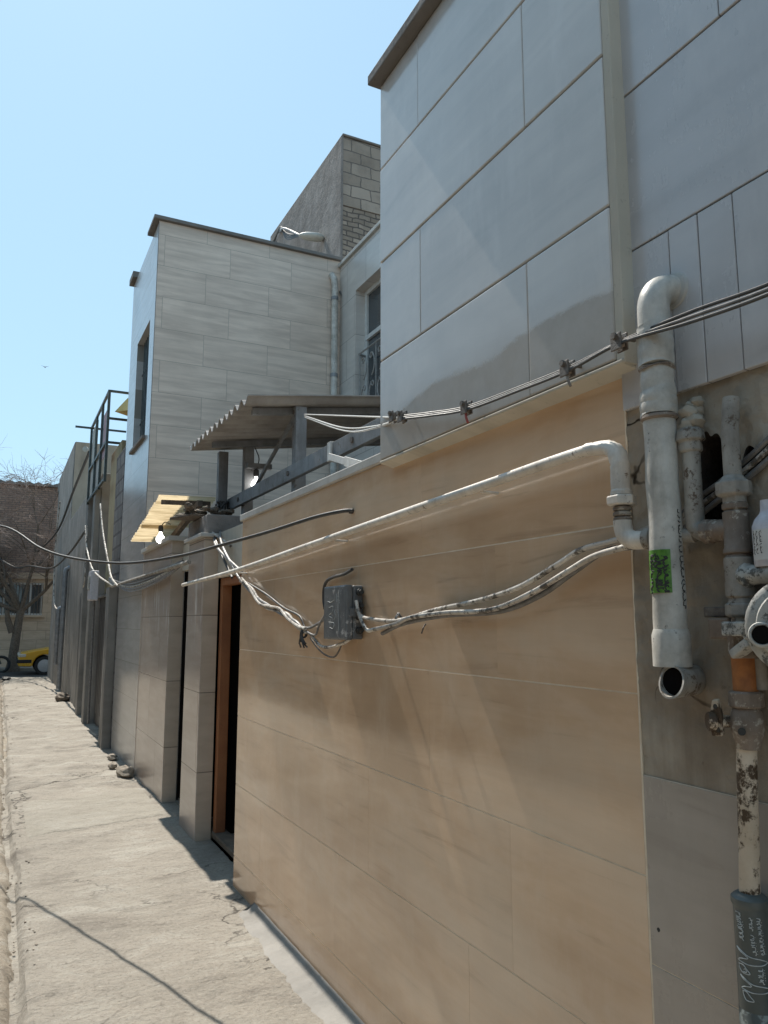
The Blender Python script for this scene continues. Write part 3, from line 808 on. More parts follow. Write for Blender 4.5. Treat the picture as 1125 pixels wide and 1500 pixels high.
# drainpipes in the corner
for (u, r, z1, lab) in ((490, 0.045, 6.42, 'pale vertical drainpipe in the inner corner of the beige tiled house'), (503, 0.02, 6.2, 'thin dark conduit beside the pale drainpipe in the house corner')):
    x = ony(u, 480, 9.18)[0]
    m = MB().tube([(x, 9.18, 0.05), (x, 9.18, z1 - 0.1), (x - 0.01, 9.19, z1), (x - 0.03, 9.235, z1 + 0.07)], r, 12)
    t = thing('drainpipe', (x, 9.18, 0.03), lab, 'pipe')
    m.build('pipe', M['pvc'] if r > 0.03 else M['greywire'], t, True)
    for z in (3.4, 5.0, 6.1): MB().lathe((x, 9.18, z), (0, 0, 1), [(0, r * 1.15), (0.05, r * 1.15)], 12).build('bracket', M['galv'], t, True)

# courtyard house wing with white window
ch_ = thing('house_wing', (4.2, 8.0, 0), 'pale rendered house wing with grilled window between tower and grey slab wall', 'house')
XW = 3.95
yw0, yw1, zw0, zw1 = 6.6, 8.72, 4.35, 6.08
m = MB().box(XW, 4.3, yw1, 9.245, -0.05, 6.62).box(XW, 4.3, 2.86, yw0, -0.05, 6.62).box(XW, 4.3, yw0, yw1, -0.05, zw0).box(XW, 4.3, yw0, yw1, zw1, 6.62)
M['wing'] = tiles('wing_tile', (0.624, 0.588, 0.54), (0.528, 0.492, 0.45), 'Y', 0.6, 0.55, 0.004, (0.264, 0.24, 0.216), 0.35, v0=0.03, vein=(2, 9))
m.build('wall', M['wing'], ch_)
MB().box(XW - 0.04, 4.4, 2.86, 9.245, 6.622, 6.67).build('coping', M['concrete_cap'], ch_, False, 0.005)
wn_ = MB()
for y in (yw0 + 0.03, 7.32, 8.03, yw1 - 0.03): wn_.box(4.085, 4.125, y - 0.03, y + 0.03, zw0, zw1)
for z in (zw0 + 0.03, 5.42, zw1 - 0.03): wn_.box(4.08, 4.12, yw0, yw1, z - 0.03, z + 0.03)
wo = wn_.build('window', M['whiteframe'], ch_, False, 0.003)
MB().box(4.115, 4.12, yw0 + 0.02, yw1 - 0.02, zw0 + 0.02, zw1 - 0.02).build('pane', M['glass'], wo)
m = MB()
GX = XW + 0.03
for z in (zw0 + 0.02, 5.18): m.tube([(GX, yw0 - 0.05, z), (GX, yw1 - 0.05, z)], 0.011, 6)
m.tube([(GX, yw1 - 0.05, 5.18), (XW + 0.14, yw1 - 0.02, 5.18)], 0.016, 6)
for k in range(9):
    y = yw1 - 0.20 - k * 0.24
    m.tube([(GX, y + 0.12, zw0), (GX, y + 0.12, 5.18)], 0.007, 6)
    for z0_, sgn in ((4.38, 1), (4.76, -1)):
        sp = [(GX, y + sgn * 0.075 * cos(a) * (1 - 0.09 * a), z0_ + 0.19 + 0.055 * a * 0.55 + 0.10 * sin(a) * (1 - 0.09 * a)) for a in [i * 0.42 - 1.6 for i in range(18)]]
        m.tube(sp, 0.009, 6)
m.build('grille', M['iron'], wo, True)

# brick tower behind
tw = thing('stair_tower', (6, 12.4, 0), 'tall brick and block stair tower with rough plastered flank above the roofs', 'tower')
m = MB()
tz = 9.62
m.box(4.54, 9, 10.56, 14.2, 3, 8.42).build('brickwork', M['towerbrick'], tw)
MB().box(4.54, 9, 10.545, 14.2, 8.421, tz).build('blockwork', M['blocks'], tw)
MB().box(4.5, 4.5395, 10.53, 14.24, 3, tz + 0.01).build('plastered_flank', M['rough_plaster'], tw, False, 0.008)
MB().box(4.52, 9, 10.52, 14.22, tz + 0.012, tz + 0.05).build('roof_edge', M['coping'], tw, False, 0.01)
sl_ = thing('street_lamp', onx(470, 352, 4.5), 'white street lamp head on a short arm fixed to the plastered tower', 'street lamp')
a, b = Vector(onx(410, 340, 4.48)), Vector(onx(440, 345, 4.14))
MB().tube(smooth_path([a, (a + b) / 2 + Vector((-0.10, 0, 0.08)), b], 6), 0.02, 8).build('arm', M['steel'], sl_, True)
c = Vector((0.86, -0.45, -0.22)).normalized()
hd = MB().lathe((0, 0, 0), c, [(0, 0.03), (0.05, 0.07), (0.14, 0.10), (0.32, 0.11), (0.40, 0.08), (0.44, 0.02)], 18)
hd.v = [(x + b.x - 0.02, y + b.y, z * (0.62 if abs(z) > 0 else 1) + b.z) for x, y, z in hd.v]
hd.build('lamp_head', M['lampshell'], sl_, True)
m = MB()
for k in range(4): m.tube(smooth_path([a + Vector((-0.02, 0.3 + k * 0.1, -0.1)), a + Vector((-0.06, -0.2, -0.02 * k)), (a + b) / 2 + Vector((-0.05, 0, -0.04 * k)), b], 5), 0.011, 5)
m.build('wiring', M['darkwire'], sl_, True)

# translucent canopy above the porch
cn = thing('canopy', (1.5, 7.9, 2.7), 'sun-bright yellow corrugated plastic canopy over the porch doorway', 'canopy')
def corr(x0, x1, y0, y1, za, zb, nc, amp, lift=0.0):
    m = MB(); vs = []; NN = nc * 8; xs = frange(x0, x1, 0.1)
    for i in range(NN + 1):
        y = y0 + (y1 - y0) * i / NN
        for x in xs:
            vs.append((x + 0.02 * mn.noise(Vector((x0, int(i / 8) * 3.3, 1))) * (x < x0 + 0.06), y, za + (zb - za) * i / NN + amp * cos(2 * pi * i / 8) + lift * (x - x0)))
    nx = len(xs)
    return m.add(vs, [(i * nx + k, i * nx + k + 1, (i + 1) * nx + k + 1, (i + 1) * nx + k) for i in range(NN) for k in range(nx - 1)])
corr(1.275, 1.82, 7.32, 8.35, 2.89, 2.72, 13, 0.015, 0.03).build('corrugated_sheet', M['canopy'], cn, True)
corr(1.26, 1.70, 8.25, 8.88, 2.715, 2.605, 6, 0.015, 0.03).build('corrugated_sheet', M['canopy'], cn, True)
MB().obox((1.64, 7.2, 2.83), (1.64, 8.9, 2.55), 0.05, 0.06).build('batten', M['bark'], cn)
MB().obox((1.31, 7.38, 2.845), (1.78, 7.38, 2.86), 0.04, 0.04).build('batten', M['bark'], cn)
bp2 = Vector(onx(235, 787, 1.43))
bulb(bp2 + Vector((0, 0, -0.02)), 'round white bulb under the yellow plastic canopy', [bp2 + Vector((0, 0, 0.11)), bp2 + Vector((0.04, 0, 0.16)), bp2 + Vector((0.10, 0, 0.14))])

# ------------------------------------------------------------------ farther facades on the right
bw = thing('block_wall', (1.7, 12.0, 0), 'dark grey block wall with ragged top just beyond the beige house', 'wall')
MB().box(W, 2.6, 11.37, 12.25, -0.05, 4.25).build('blockwork', M['greyblocky'], bw, False, 0.01)
MB().box(W + 0.12, 2.6, 11.4, 12.2, 4.252, 5.02).build('corrugated_skirt', M['rubble'], bw, False, 0.01)
MB().box(W - 0.12, W, 11.37, 11.72, -0.05, 2.2).build('pilaster', M['grey_plaster'], bw, False, 0.008)
tp = MB().prism([onx(168, 603, 1.5), onx(187, 583, 1.5), onx(187, 601, 1.5)], (0.6, 0.15, -0.1)).build('tarpaulin', M['tarp'], None, loc=onx(187, 590, 1.5))
tag(tp, 'small yellow tarpaulin peak showing above the dark block wall', 'tarpaulin')
ow = thing('plaster_wall', (1.7, 12.9, 0), 'narrow ochre plaster wall behind the steel sign frame', 'wall')
MB().box(W + 0.06, 2.6, 12.26, 13.5, 2.16, 4.55).build('wall', M['olive_plaster'], ow, False, 0.01)
gt = thing('steel_gate', (1.5, 13.2, 0), 'dark steel double gate set between plaster pilasters', 'gate')
for (a, b) in ((12.28, 13.2), (13.22, 14.15)):
    g_ = MB().box(W + 0.07, W + 0.10, a, b, 0.02, 2.12).build('gate_leaf', M['gate'], gt, False, 0.004)
    m = MB()
    for k in range(4): m.box(W + 0.055, W + 0.07, a + 0.06 + k * (b - a - 0.1) / 4, a + 0.06 + (k + 0.8) * (b - a - 0.1) / 4, 0.2, 1.95)
    m.build('gate_panel', M['gate'], g_, False, 0.004)
MB().box(W + 0.02, W + 0.2, 12.26, 14.2, 2.122, 2.158).build('gate_lintel', M['steel'], gt)
gw = thing('plaster_house', (2.2, 17.5, 0), 'long low grey plaster facade with pipes behind the sign frame', 'house')
MB().box(W, 4, 14.16, 21.2, -0.05, 4.35).build('wall', M['grey_plaster'], gw, False, 0.015)
for y in (14.35, 15.6): MB().box(W - 0.10, W, y - 0.16, y + 0.16, -0.05, 4.1 if y < 17 else 3.0).build('pilaster', M['grey_plaster'], gw, False, 0.01)
MB().box(W - 0.012, W, 15.85, 16.95, 0, 2.3).build('door', M['gate'], gw)
fw = thing('plaster_house', (2.2, 24, 0), 'tall grey plaster house closing the far end of the wall row', 'house')
MB().box(W, 6, 21.22, 27.2, -0.05, 6.45).build('wall', M['grey_plaster'], fw, False, 0.02)
MB().box(W + 0.02, 6, 21.205, 21.2185, 3.5, 6.45).build('gable_wall', M['beige_plaster'], fw)
MB().box(W - 0.03, 6, 27.0, 27.25, 6.0, 6.30).build('parapet', M['grey_plaster'], fw, False, 0.02)
MB().lathe((W - 0.004, 22.1, 2.17), (1, 0, 0), [(0, 0.13), (0.02, 0.13)], 14).build('vent_hole_shade', M['black'], fw)
for k, (y, z0, z1, lab) in enumerate(((20.5, 0.1, 2.95, 'long grey standpipe on the distant plaster wall'), (22.2, 0.6, 2.0, 'short grey standpipe near the far wall end'))):
    tag(MB().tube([(W - 0.09, y, z0), (W - 0.09, y, z1), (W - 0.08, y, z1 + 0.06), (W + 0.02, y, z1 + 0.12)], 0.06, 10).build('standpipe', M['galv'], None, True, loc=(W - 0.09, y, z0)), lab, 'pipe')
mb_ = thing('meter_box', onx(139, 860, 1.40), 'small pale electricity meter box high on the plaster pilaster', 'meter box')
p0 = onx(139, 860, 1.36)
MB().box(1.27, 1.40, p0[1] - 0.2, p0[1] + 0.2, p0[2] - 0.22, p0[2] + 0.26).build('case', M['label'], mb_, False, 0.015)
MB().box(1.255, 1.27, p0[1] - 0.14, p0[1] + 0.14, p0[2] - 0.05, p0[2] + 0.18).build('cover', M['meter'], mb_, False, 0.01)
MB().tube([(1.36, p0[1], p0[2] - 0.22), (1.37, p0[1], 0.1)], 0.02, 8).build('conduit', M['greywire'], mb_, True)

# steel sign frame
sf = thing('sign_frame', (1.42, 14.4, 3.9), 'tall dark steel frame with faded panels bracketed off the facade', 'sign frame')
SX = 1.36
y0, y1, zb, zt = 12.75, 15.45, 4.0, 5.46
m = MB()
for y in (y0, 13.6, 14.5, y1): m.box(SX - 0.02, SX + 0.02, y - 0.03, y + 0.03, zb - (0.05), zt)
for z in (zb, 4.62, zt): m.box(SX - 0.018, SX + 0.018, y0, y1, z - 0.022, z + 0.022)
m.build('frame', M['greenframe'], sf)
for (a, z) in ((y0, zt), (y0, 5.0), (y0, 4.6), (y1, zt)):
    MB().obox((SX - 0.3 if a == y1 else SX, a, z), (2.0, a, z), 0.035, 0.035).build('arm', M['greenframe'], sf)
MB().box(SX + 0.022, SX + 0.03, 13.62, 15.42, 4.02, 4.60).box(SX + 0.022, SX + 0.03, 14.52, 15.42, 4.64, 5.40).build('panel', M['banner'], sf)
MB().box(SX + 0.022, SX + 0.03, 13.02, 13.58, 4.45, 5.25).build('cloth_panel', M['bannerpink'], sf)
wp_ = Vector(onx(128, 658, 1.42))
tag(MB().lathe(wp_ , (-0.5, -0.8, -0.2), [(0, 0.03), (0.05, 0.05), (0.1, 0.06), (0.11, 0.0)], 12).build('floodlight', M['lampshell'], None, True, loc=wp_), 'tiny white floodlight at the top of the tall distant wall', 'floodlight')

# opposite side of the alley (outside the picture, mirrored in the polished stone)
lw = thing('boundary_wall', (-2.7, 10, 0), 'long plain plaster wall along the other side of the alley', 'wall')
MB().box(-2.9, -2.6, -6, 26.5, -0.05, 4.9).build('wall', M['left_wall'], lw, False, 0.02)
MB().box(-2.94, -2.56, -6, 26.5, 4.902, 4.98).build('coping', M['coping'], lw, False, 0.01)

# ------------------------------------------------------------------ end of the alley: brick house, tree, car
eh = thing('brick_house', (1, 34, 0), 'brown brick house with stone ground floor closing the alley', 'house')
MB().box(-9, 10, 32.2, 40, 3.602, 7.05).build('brick_wall', M['farbrick'], eh)
m = MB().box(-9, -2.6, 32.2, 40, 0, 3.448).box(1.42, 10, 32.2, 40, 0, 3.448).box(-2.6, 1.42, 32.2, 40, 0, 1.98).box(-2.6, 1.42, 32.2, 40, 3.22, 3.448).box(-2.6, 1.42, 32.5, 40, 1.98, 3.22)
m.build('stone_wall', M['farstone'], eh)
MB().box(-9, 10, 32.1, 32.198, 3.36, 3.60).build('string_course', M['farstone'], eh)
m = MB()
vs = []
for k in range(0, 19 * 6 + 1):
    x = -9 + k / 6
    vs += [(x, 32.05, 6.98), (x, 32.05, 7.09 + 0.035 * cos(k * pi)), (x, 33.5, 7.3 + 0.035 * cos(k * pi))]
fs = []
for k in range(19 * 6): fs += [(3 * k, 3 * k + 3, 3 * k + 4, 3 * k + 1), (3 * k + 1, 3 * k + 4, 3 * k + 5, 3 * k + 2)]
m.add(vs, fs).build('roof_sheet', M['coping'], eh)
wf = MB()
for x in (-2.55, -1.85, -0.9, 0.06, 0.98, 1.37): wf.box(x - 0.035, x + 0.035, 32.25, 32.31, 1.98, 3.22)
for z in (2.01, 3.18): wf.box(-2.6, 1.42, 32.24, 32.32, z - 0.035, z + 0.035)
wfo = wf.build('window', M['whiteframe'], eh)
MB().box(-2.58, 1.40, 32.33, 32.34, 2.0, 3.2).build('pane', M['glass'], wfo)
m = MB()
for k in range(36): m.tube([(-2.5 + k * 0.11, 32.2, 2.0), (-2.5 + k * 0.11, 32.2, 3.2)], 0.011, 4)
m.build('window_bars', M['bark'], wfo)
MB().box(-2.7, 1.52, 32.08, 32.198, 1.90, 1.98).build('window_sill', M['farstone'], eh)

tr_ = thing('bare_tree', (0.55, 30.9, 0), 'leafless tree with tangled twigs in front of the brick house', 'tree')
mt, mbr, mtw = MB(), MB(), MB()
rg = random.Random(11)
def limb(p, d, L, r, depth):
    pts = [Vector(p)]; q = Vector(p); dd = Vector(d).normalized()
    k = 6
    for i in range(k):
        dd = (dd + Vector((rg.uniform(-.22, .22), rg.uniform(-.22, .22), rg.uniform(-.12, .18) - (0.10 if depth >= 2 else 0)))).normalized()
        q = q + dd * L / k; pts.append(q.copy())
    rr = [r * (1 - 0.6 * i / k) for i in range(k + 1)]
    (mbr if depth < 3 else mtw).tube(pts, rr, 6 if depth < 3 else 3, False)
    if depth >= 4: return
    kids = (5, 6, 6, 5)[depth]
    for j in range(kids):
        i = rg.randint(2, k)
        nd = (dd + Vector((rg.uniform(-1.1, 1.1), rg.uniform(-1.1, 1.1), rg.uniform(-.5, .9)))).normalized()
        limb(pts[i], nd, L * rg.uniform(0.48, 0.75), max(rr[i] * 0.6, 0.006), depth + 1)
mt.tube(smooth_path([(0.52, 30.9, -0.1), (0.50, 30.9, 0.35), (0.55, 30.9, 1.1), (0.60, 30.9, 1.7), (0.66, 30.9, 2.2)], 5), [0.27 - 0.10 * min(1, i / 6) - 0.002 * i for i in range(21)], 12, True, 0.04)
mt.tube(smooth_path([(0.42, 30.9, 1.35), (0.25, 30.88, 1.8), (0.2, 30.88, 2.15)], 4), [0.13 - 0.007 * i for i in range(9)], 9, True, 0.05)
for d, L in (((-0.9, 0.1, 0.75), 2.6), ((-0.45, -0.2, 1.0), 3.6), ((0.15, 0.0, 1.0), 3.2), ((0.75, -0.1, 0.8), 2.3), ((-1.0, 0.2, 0.35), 2.4), ((-0.15, 0.1, 1.0), 3.8)):
    limb((0.62, 30.9, 2.1), d, L, 0.085, 0)
mt.build('trunk', M['bark'], tr_, True)
mbr.build('limbs', M['bark'], tr_, True)
mtw.build('twigs', M['twig'], tr_)

car = thing('taxi', (2.8, 29.4, -0.05), 'yellow taxi nosing out from behind the far grey house', 'car')
def cx(x): return 0.62 + x
CZ = -0.05
def arc(cx_, r, a0, a1, k=9): return [(cx_ + r * cos(a0 + (a1 - a0) * i / k), 0.31 + r * sin(a0 + (a1 - a0) * i / k)) for i in range(k + 1)]
side = [(0.02, 0.30), (0.0, 0.45), (0.03, 0.62), (0.10, 0.72), (0.6, 0.82), (1.15, 0.90), (3.65, 0.94), (4.25, 0.88), (4.35, 0.70), (4.36, 0.40), (4.28, 0.25)] + arc(3.45, 0.37, 0, pi) + [(3.02, 0.2), (1.26, 0.2)] + arc(0.82, 0.37, 0, pi) + [(0.40, 0.28)]
for i, (x, z) in enumerate(side): side[i] = (x, max(z, 0.2))
yA, yB = 28.55, 30.2
MB().prism([(cx(x), yA, CZ + z) for x, z in side], (0, yB - yA, 0)).build('body', M['taxi'], car, True, 0.03)
cab = [(1.20, 0.89), (1.85, 1.38), (3.05, 1.40), (3.62, 0.93)]
MB().prism([(cx(x), yA + 0.12, CZ + z) for x, z in cab], (0, yB - yA - 0.24, 0)).build('windows', M['glass'], car, False, 0.05)
MB().prism([(cx(x), yA + 0.14, CZ + z) for x, z in [(1.80, 1.375), (3.10, 1.385), (2.98, 1.43), (1.95, 1.43)]], (0, yB - yA - 0.28, 0)).build('roof', M['taxi'], car, False, 0.02)
MB().box(cx(-0.04), cx(0.42), yA - 0.015, yB + 0.015, CZ + 0.40, CZ + 0.52).build('bumper', M['rubber'], car, False, 0.02)
for y in (yA - 0.01, yB - 0.38): MB().box(cx(0.0), cx(0.24), y, y + 0.39, CZ + 0.60, CZ + 0.71).build('headlight', M['lens'], car, False, 0.02)
MB().box(cx(1.24), cx(3.0), yA - 0.012, yA, CZ + 0.45, CZ + 0.53).build('side_moulding', M['rubber'], car)
for x in (0.82, 3.45):
    for y, s_ in ((yA + 0.02, -1), (yB - 0.02, 1)):
        w_ = MB().lathe((cx(x), y - s_ * 0.16, CZ + 0.30), (0, s_, 0), [(0, 0.2), (0.0, 0.30), (0.03, 0.315), (0.14, 0.315), (0.17, 0.29), (0.165, 0.21)], 24).build('wheel', M['rubber'], car, True)
        m = MB().lathe((cx(x), y + s_ * 0.005, CZ + 0.30), (0, s_, 0), [(0, 0.21), (0.012, 0.205), (0.02, 0.15), (0.028, 0.06), (0.03, 0.0)], 20)
        m.build('hubcap', M['hub'], w_, True)
mo = thing('motorbike', (-0.35, 30.6, 0), 'dark motorbike half hidden behind the bare tree trunk', 'motorbike')
for x in (0.12, -1.0):
    pts = [(x + 0.27 * cos(a), 30.5, 0.23 + 0.27 * sin(a)) for a in [i * 2 * pi / 20 for i in range(21)]]
    MB().tube(pts, 0.05, 8, False).build('wheel', M['rubber'], mo, True)
MB().tube(smooth_path([(0.12, 30.5, 0.25), (-0.05, 30.5, 0.65), (-0.12, 30.5, 0.92)], 4), 0.03, 8).tube([(-0.08, 30.5, 0.7), (-0.9, 30.5, 0.55), (-1.0, 30.5, 0.25)], 0.035, 8).build('chassis', M['gate'], mo, True)
MB().ball((-0.35, 30.5, 0.72), 0.2, 10, (1.3, 0.7, 0.6)).build('fuel_tank', M['gate'], mo, True)
MB().ball((-0.8, 30.5, 0.72), 0.2, 10, (1.5, 0.6, 0.35)).build('seat', M['rubber'], mo, True)
MB().tube([(-0.14, 30.2, 0.98), (-0.12, 30.5, 0.95), (-0.14, 30.8, 0.98)], 0.015, 6).ball((-0.02, 30.5, 0.82), 0.09, 8).build('handlebar', M['galv'], mo, True)

bd = MB().ball((0, 0, 0), 0.10, 8, (0.6, 2.0, 0.6)).add([(0, -0.1, 0.02), (0, 0.12, 0.02), (-0.42, -0.05, 0.16), (-0.36, 0.0, 0.14)], [(0, 1, 3, 2)]).add([(0, -0.1, 0.03), (0, 0.12, 0.03), (0.42, -0.05, 0.18), (0.36, 0.0, 0.16)], [(0, 2, 3, 1)])
bo = bd.build('bird', M['darkwire'], None)
bo.location = ony(66, 538, 90)
tag(bo, 'tiny dark bird flying in the open sky on the left', 'bird')


# ------------------------------------------------------------------ pipes on the near wall
# white gas line along the brown wall
GP = 1.39
gl = thing('gas_pipe', (GP, 1.46, 1.9), 'long white painted gas pipe running along the brown stone wall', 'pipe')
pp = smooth_path([onx(u, v, GP) for u, v in ((268, 857), (345, 836), (450, 800), (560, 762), (700, 714), (800, 679), (872, 655.5))], 6)
GE = Vector(onx(907, 652, GP)); GY = GE.y; GZ = GE.z
MB().tube(pp, 0.0158, 12).build('pipe', M['whitepipe'], gl, True)
m = MB()
el = bend(tuple(pp[-2]), (GP, GY, GZ), (GP, GY, 2.02), 0.062, 9)
m.tube(smooth_path(el, 2), [0.0175 + 0.007 * min(1, i / 14) for i in range(2 * (len(el) - 1) + 1)], 14, True, 0.06)
m.build('elbow', M['whitepipe'], gl, True)
m = MB().lathe((GP, GY, 2.035), (0, 0, -1), [(0, 0.024), (0.006, 0.027), (0.016, 0.027), (0.018, 0.022)], 16)
m.lathe((GP, GY, 2.018), (0, 0, -1), [(0, 0.035), (0.003, 0.038), (0.022, 0.038), (0.025, 0.034)], 6)
m.build('union_nut', M['whitepipe'], gl, False, 0.002)
m = MB()
for k in range(3): m.lathe((GP, GY, 1.992 - k * 0.014), (0, 0, -1), [(0, 0.019), (0.003, 0.023), (0.010, 0.023), (0.013, 0.018)], 16)
m.build('threaded_nipple', M['brownfit'], gl, True)
el = bend((GP, GY, 1.955), (GP, GY, 1.902), (GP + 0.03, GY - 0.11, 1.902), 0.042, 8)
MB().tube(el, 0.0235, 14, True, 0.03).build('elbow', M['whitepipe'], gl, True)
MB().lathe((GP + 0.012, GY - 0.06, 1.902), (0.25, -1, 0), [(0, 0.025), (0.006, 0.028), (0.02, 0.028), (0.024, 0.022)], 16).tube([(GP + 0.014, GY - 0.07, 1.902), (1.43, 1.24, 1.902)], 0.018, 14).build('branch_pipe', M['greypipe'], gl, True)
for y in (2.05, 3.4, 5.0):
    k = min(pp, key=lambda p: abs(p.y - y))
    MB().tube([(GP + 0.01, k.y, k.z - 0.012), (W + 0.001, k.y, k.z - 0.014)], 0.005, 8).build('pipe_hook', M['whitepipe'], gl, True)

# plastic waste pipe
DX, DY, DR = 1.395, 1.295, 0.0385
dp = thing('downpipe', (DX, DY, 1.6), 'thick off white plastic waste pipe with a green sticker and swan neck top', 'pipe')
el = bend((DX, DY, 2.415), (DX, DY, 2.525), (W + 0.02, DY - 0.012, 2.522), 0.062, 10)
MB().tube(el, DR, 24, True, 0.006).build('elbow', M['pvc'], dp, True)
MB().lathe((W - 0.022, DY - 0.010, 2.522), (1, -0.1, 0), [(0, DR), (0.003, DR + 0.007), (0.02, DR + 0.012), (0.05, DR + 0.018)], 24).build('wall_collar', M['concrete_cap'], dp, True)
def wob(z0, z1, r, k=10):
    return [(DX + 0.0012 * sin(i * 1.7), DY + 0.001 * cos(i * 2.1), z0 + (z1 - z0) * i / k) for i in range(k + 1)], r
MB().tube(*wob(2.425, 2.315, DR + 0.004), 24).build('socket', M['pvc'], dp, True)
MB().tube(*wob(2.315, 2.195, DR + 0.001), 24).build('pipe', M['pvc'], dp, True)
m = MB()
for k in range(3): m.tube([(DX + (DR + 0.003) * cos(a), DY + (DR + 0.003) * sin(a), 2.315 + 0.003 * sin(a * 3 + k) - 0.002 * k) for a in [i * 2 * pi / 30 for i in range(31)]], 0.002, 5, False)
m.build('seal', M['brownfit'], dp, True)
MB().tube(*wob(2.26, 2.188, [DR + 0.003 + 0.002 * min(1, i / 3) for i in range(11)]), 24).build('socket', M['pvc'], dp, True)
MB().lathe((DX, DY, 2.196), (0, 0, -1), [(0, DR), (0.002, DR + 0.005), (0.009, DR + 0.006), (0.014, DR)], 24).build('joint_sealant', M['brownfit'], dp, True)
MB().tube(*wob(2.19, 1.655, DR - 0.0005), 24).build('pipe', M['pvc'], dp, True)
MB().lathe((DX, DY, 1.685), (0, 0, -1), [(0, DR), (0.014, DR + 0.0045), (0.085, DR + 0.0045), (0.086, DR - 0.003), (0.02, DR - 0.004)], 26).build('socket', M['pvc'], dp, True)
CA = radians(223)
def arcpatch(cx_, cy_, r, a0, a1, z0, z1, k=14, th=0.0006):
    m = MB(); vs = []
    for i in range(k + 1):
        a = a0 + (a1 - a0) * i / k
        for rr in (r, r + th):
            for z in (z0, z1): vs.append((cx_ + rr * cos(a), cy_ + rr * sin(a), z))
    fs = []
    for i in range(k):
        b = i * 4
        fs += [(b + 2, b + 3, b + 7, b + 6), (b, b + 4, b + 5, b + 1), (b + 1, b + 5, b + 7, b + 3), (b, b + 2, b + 6, b + 4)]
    fs += [(0, 1, 3, 2), (k * 4, k * 4 + 2, k * 4 + 3, k * 4 + 1)]
    return m.add(vs, fs)
st_ = arcpatch(DX, DY, DR + 0.0008, CA - radians(88), CA + radians(12), 1.768, 1.868).build('sticker', M['greensticker'], dp)
def strokes(f, polys, r, n=5):
    m = MB()
    for p in polys:
        if len(p) < 2: continue
        m.tube(smooth_path([f(*q) for q in p], 4), r, n)
    return m
rs = random.Random(5)
def letters(x0, y0, dx, dy, hx, hy, k):
    """a run of k script-like marks from (x0, y0) stepping (dx, dy), marks sized (hx, hy) across"""
    out = []
    for i in range(k):
        bx, by = x0 + dx * i, y0 + dy * i
        p = []
        q0 = rs.uniform(0, 6.28)
        kind = rs.randint(0, 2)
        for j in range(6):
            a = q0 + j * rs.uniform(0.6, 1.2)
            rr = rs.uniform(0.5, 1.0) if kind else 0.75
            p.append((bx + hx * rr * cos(a) * 0.5 + dx * (j / 6 - 0.5) * 0.9, by + hy * rr * sin(a) * 0.5 + dy * (j / 6 - 0.5) * 0.9))
        out.append(p)
        if rs.random() < 0.35:
            out.append([(bx + hx * 0.55, by), (bx + hx * 0.62, by + hy * 0.1)])
    return out
def on_dp(a, z): return (DX + (DR + 0.0016) * cos(CA + radians(a)), DY + (DR + 0.0016) * sin(CA + radians(a)), z)
ls = letters(-55, 1.855, 0, -0.0082, 22, 0.010, 5) + letters(-30, 1.852, 0.5, -0.0085, 26, 0.011, 10) + letters(-5, 1.850, 0, -0.0088, 18, 0.010, 10) + letters(-62, 1.81, 0, -0.009, 16, 0.010, 5)
ls += [[(-50, 1.83), (-20, 1.824), (5, 1.832)], [(-45, 1.80), (-25, 1.785), (2, 1.79)], [(-60, 1.845), (-30, 1.84), (-2, 1.846)], [(-40, 1.78), (-38, 1.80), (-20, 1.812)]]
strokes(on_dp, ls, 0.0017).build('sticker_writing', M['ink'], st_, True)
ls = letters(50, 1.955, 0, -0.0115, 12, 0.0085, 9) + letters(53, 1.845, 0.4, -0.0130, 20, 0.012, 9)
strokes(on_dp, ls, 0.0010).build('pipe_print', M['ink'], dp, True)

# open stub drain below it
sx, sy_, sz = 1.352, 1.262, 1.568
m = MB()
R0, R1 = 0.036, 0.0315
vs, fs = [], []
k = 28
for i in range(k):
    a = 2 * pi * i / k
    dy, dz = cos(a), sin(a)
    cut = 0.018 * (-dz)                     # mitred mouth, lower lip longer
    for (X, r) in ((W + 0.02, R0), (sx - cut * 0.8, R0), (sx - cut * 0.8, R1), (W + 0.02, R1)):
        vs.append((X, sy_ + dy * r + (X - sx) * 0.35, sz + dz * r))
for i in range(k):
    j = (i + 1) % k
    for q in range(3): fs.append((4 * i + q, 4 * j + q, 4 * j + q + 1, 4 * i + q + 1))
stb = m.add(vs, fs).build('drain_stub', M['greypipe'], None, True, loc=(sx, sy_, sz))
tag(stb, 'short open ended drain stub poking from the plaster under the waste pipe', 'pipe')
MB().lathe((sx + 0.022, sy_ + 0.008, sz), (1, 0.35, 0), [(0, 0.0312), (0.004, 0.0312)], 24).build('bore_shade', M['black'], stb)  # black disc painted in for the darkness inside the stub

# risers and valve train at the right edge
gx = 1.43
ra = thing('gas_riser', (gx, 1.237, 1.9), 'grey painted riser with lumpy union just right of the waste pipe', 'pipe')
MB().tube([(gx, 1.237, 2.10), (gx, 1.238, 1.955)], 0.0205, 16).tube(bend((gx, 1.238, 1.97), (gx, 1.238, 1.905), (gx, 1.15, 1.905), 0.035), 0.022, 16, True, 0.02).build('pipe', M['greypipe'], ra, True)
MB().lathe((gx, 1.237, 2.155), (0, 0, -1), [(0, 0.022), (0.008, 0.031), (0.03, 0.034), (0.034, 0.026), (0.055, 0.027), (0.06, 0.021)], 9).build('union_nut', M['greypipe'], ra, False, 0.003)
m = MB()
for k in range(9): m.ball((gx + rnd(0, 0.03), 1.235 + rnd(-0.01, 0.01), 2.155 + 0.008 * k), 0.027 - 0.0012 * k, 8, (1, 1, 0.8), 0.18)
m.build('cement_wrap', M['dirty'], ra, True)
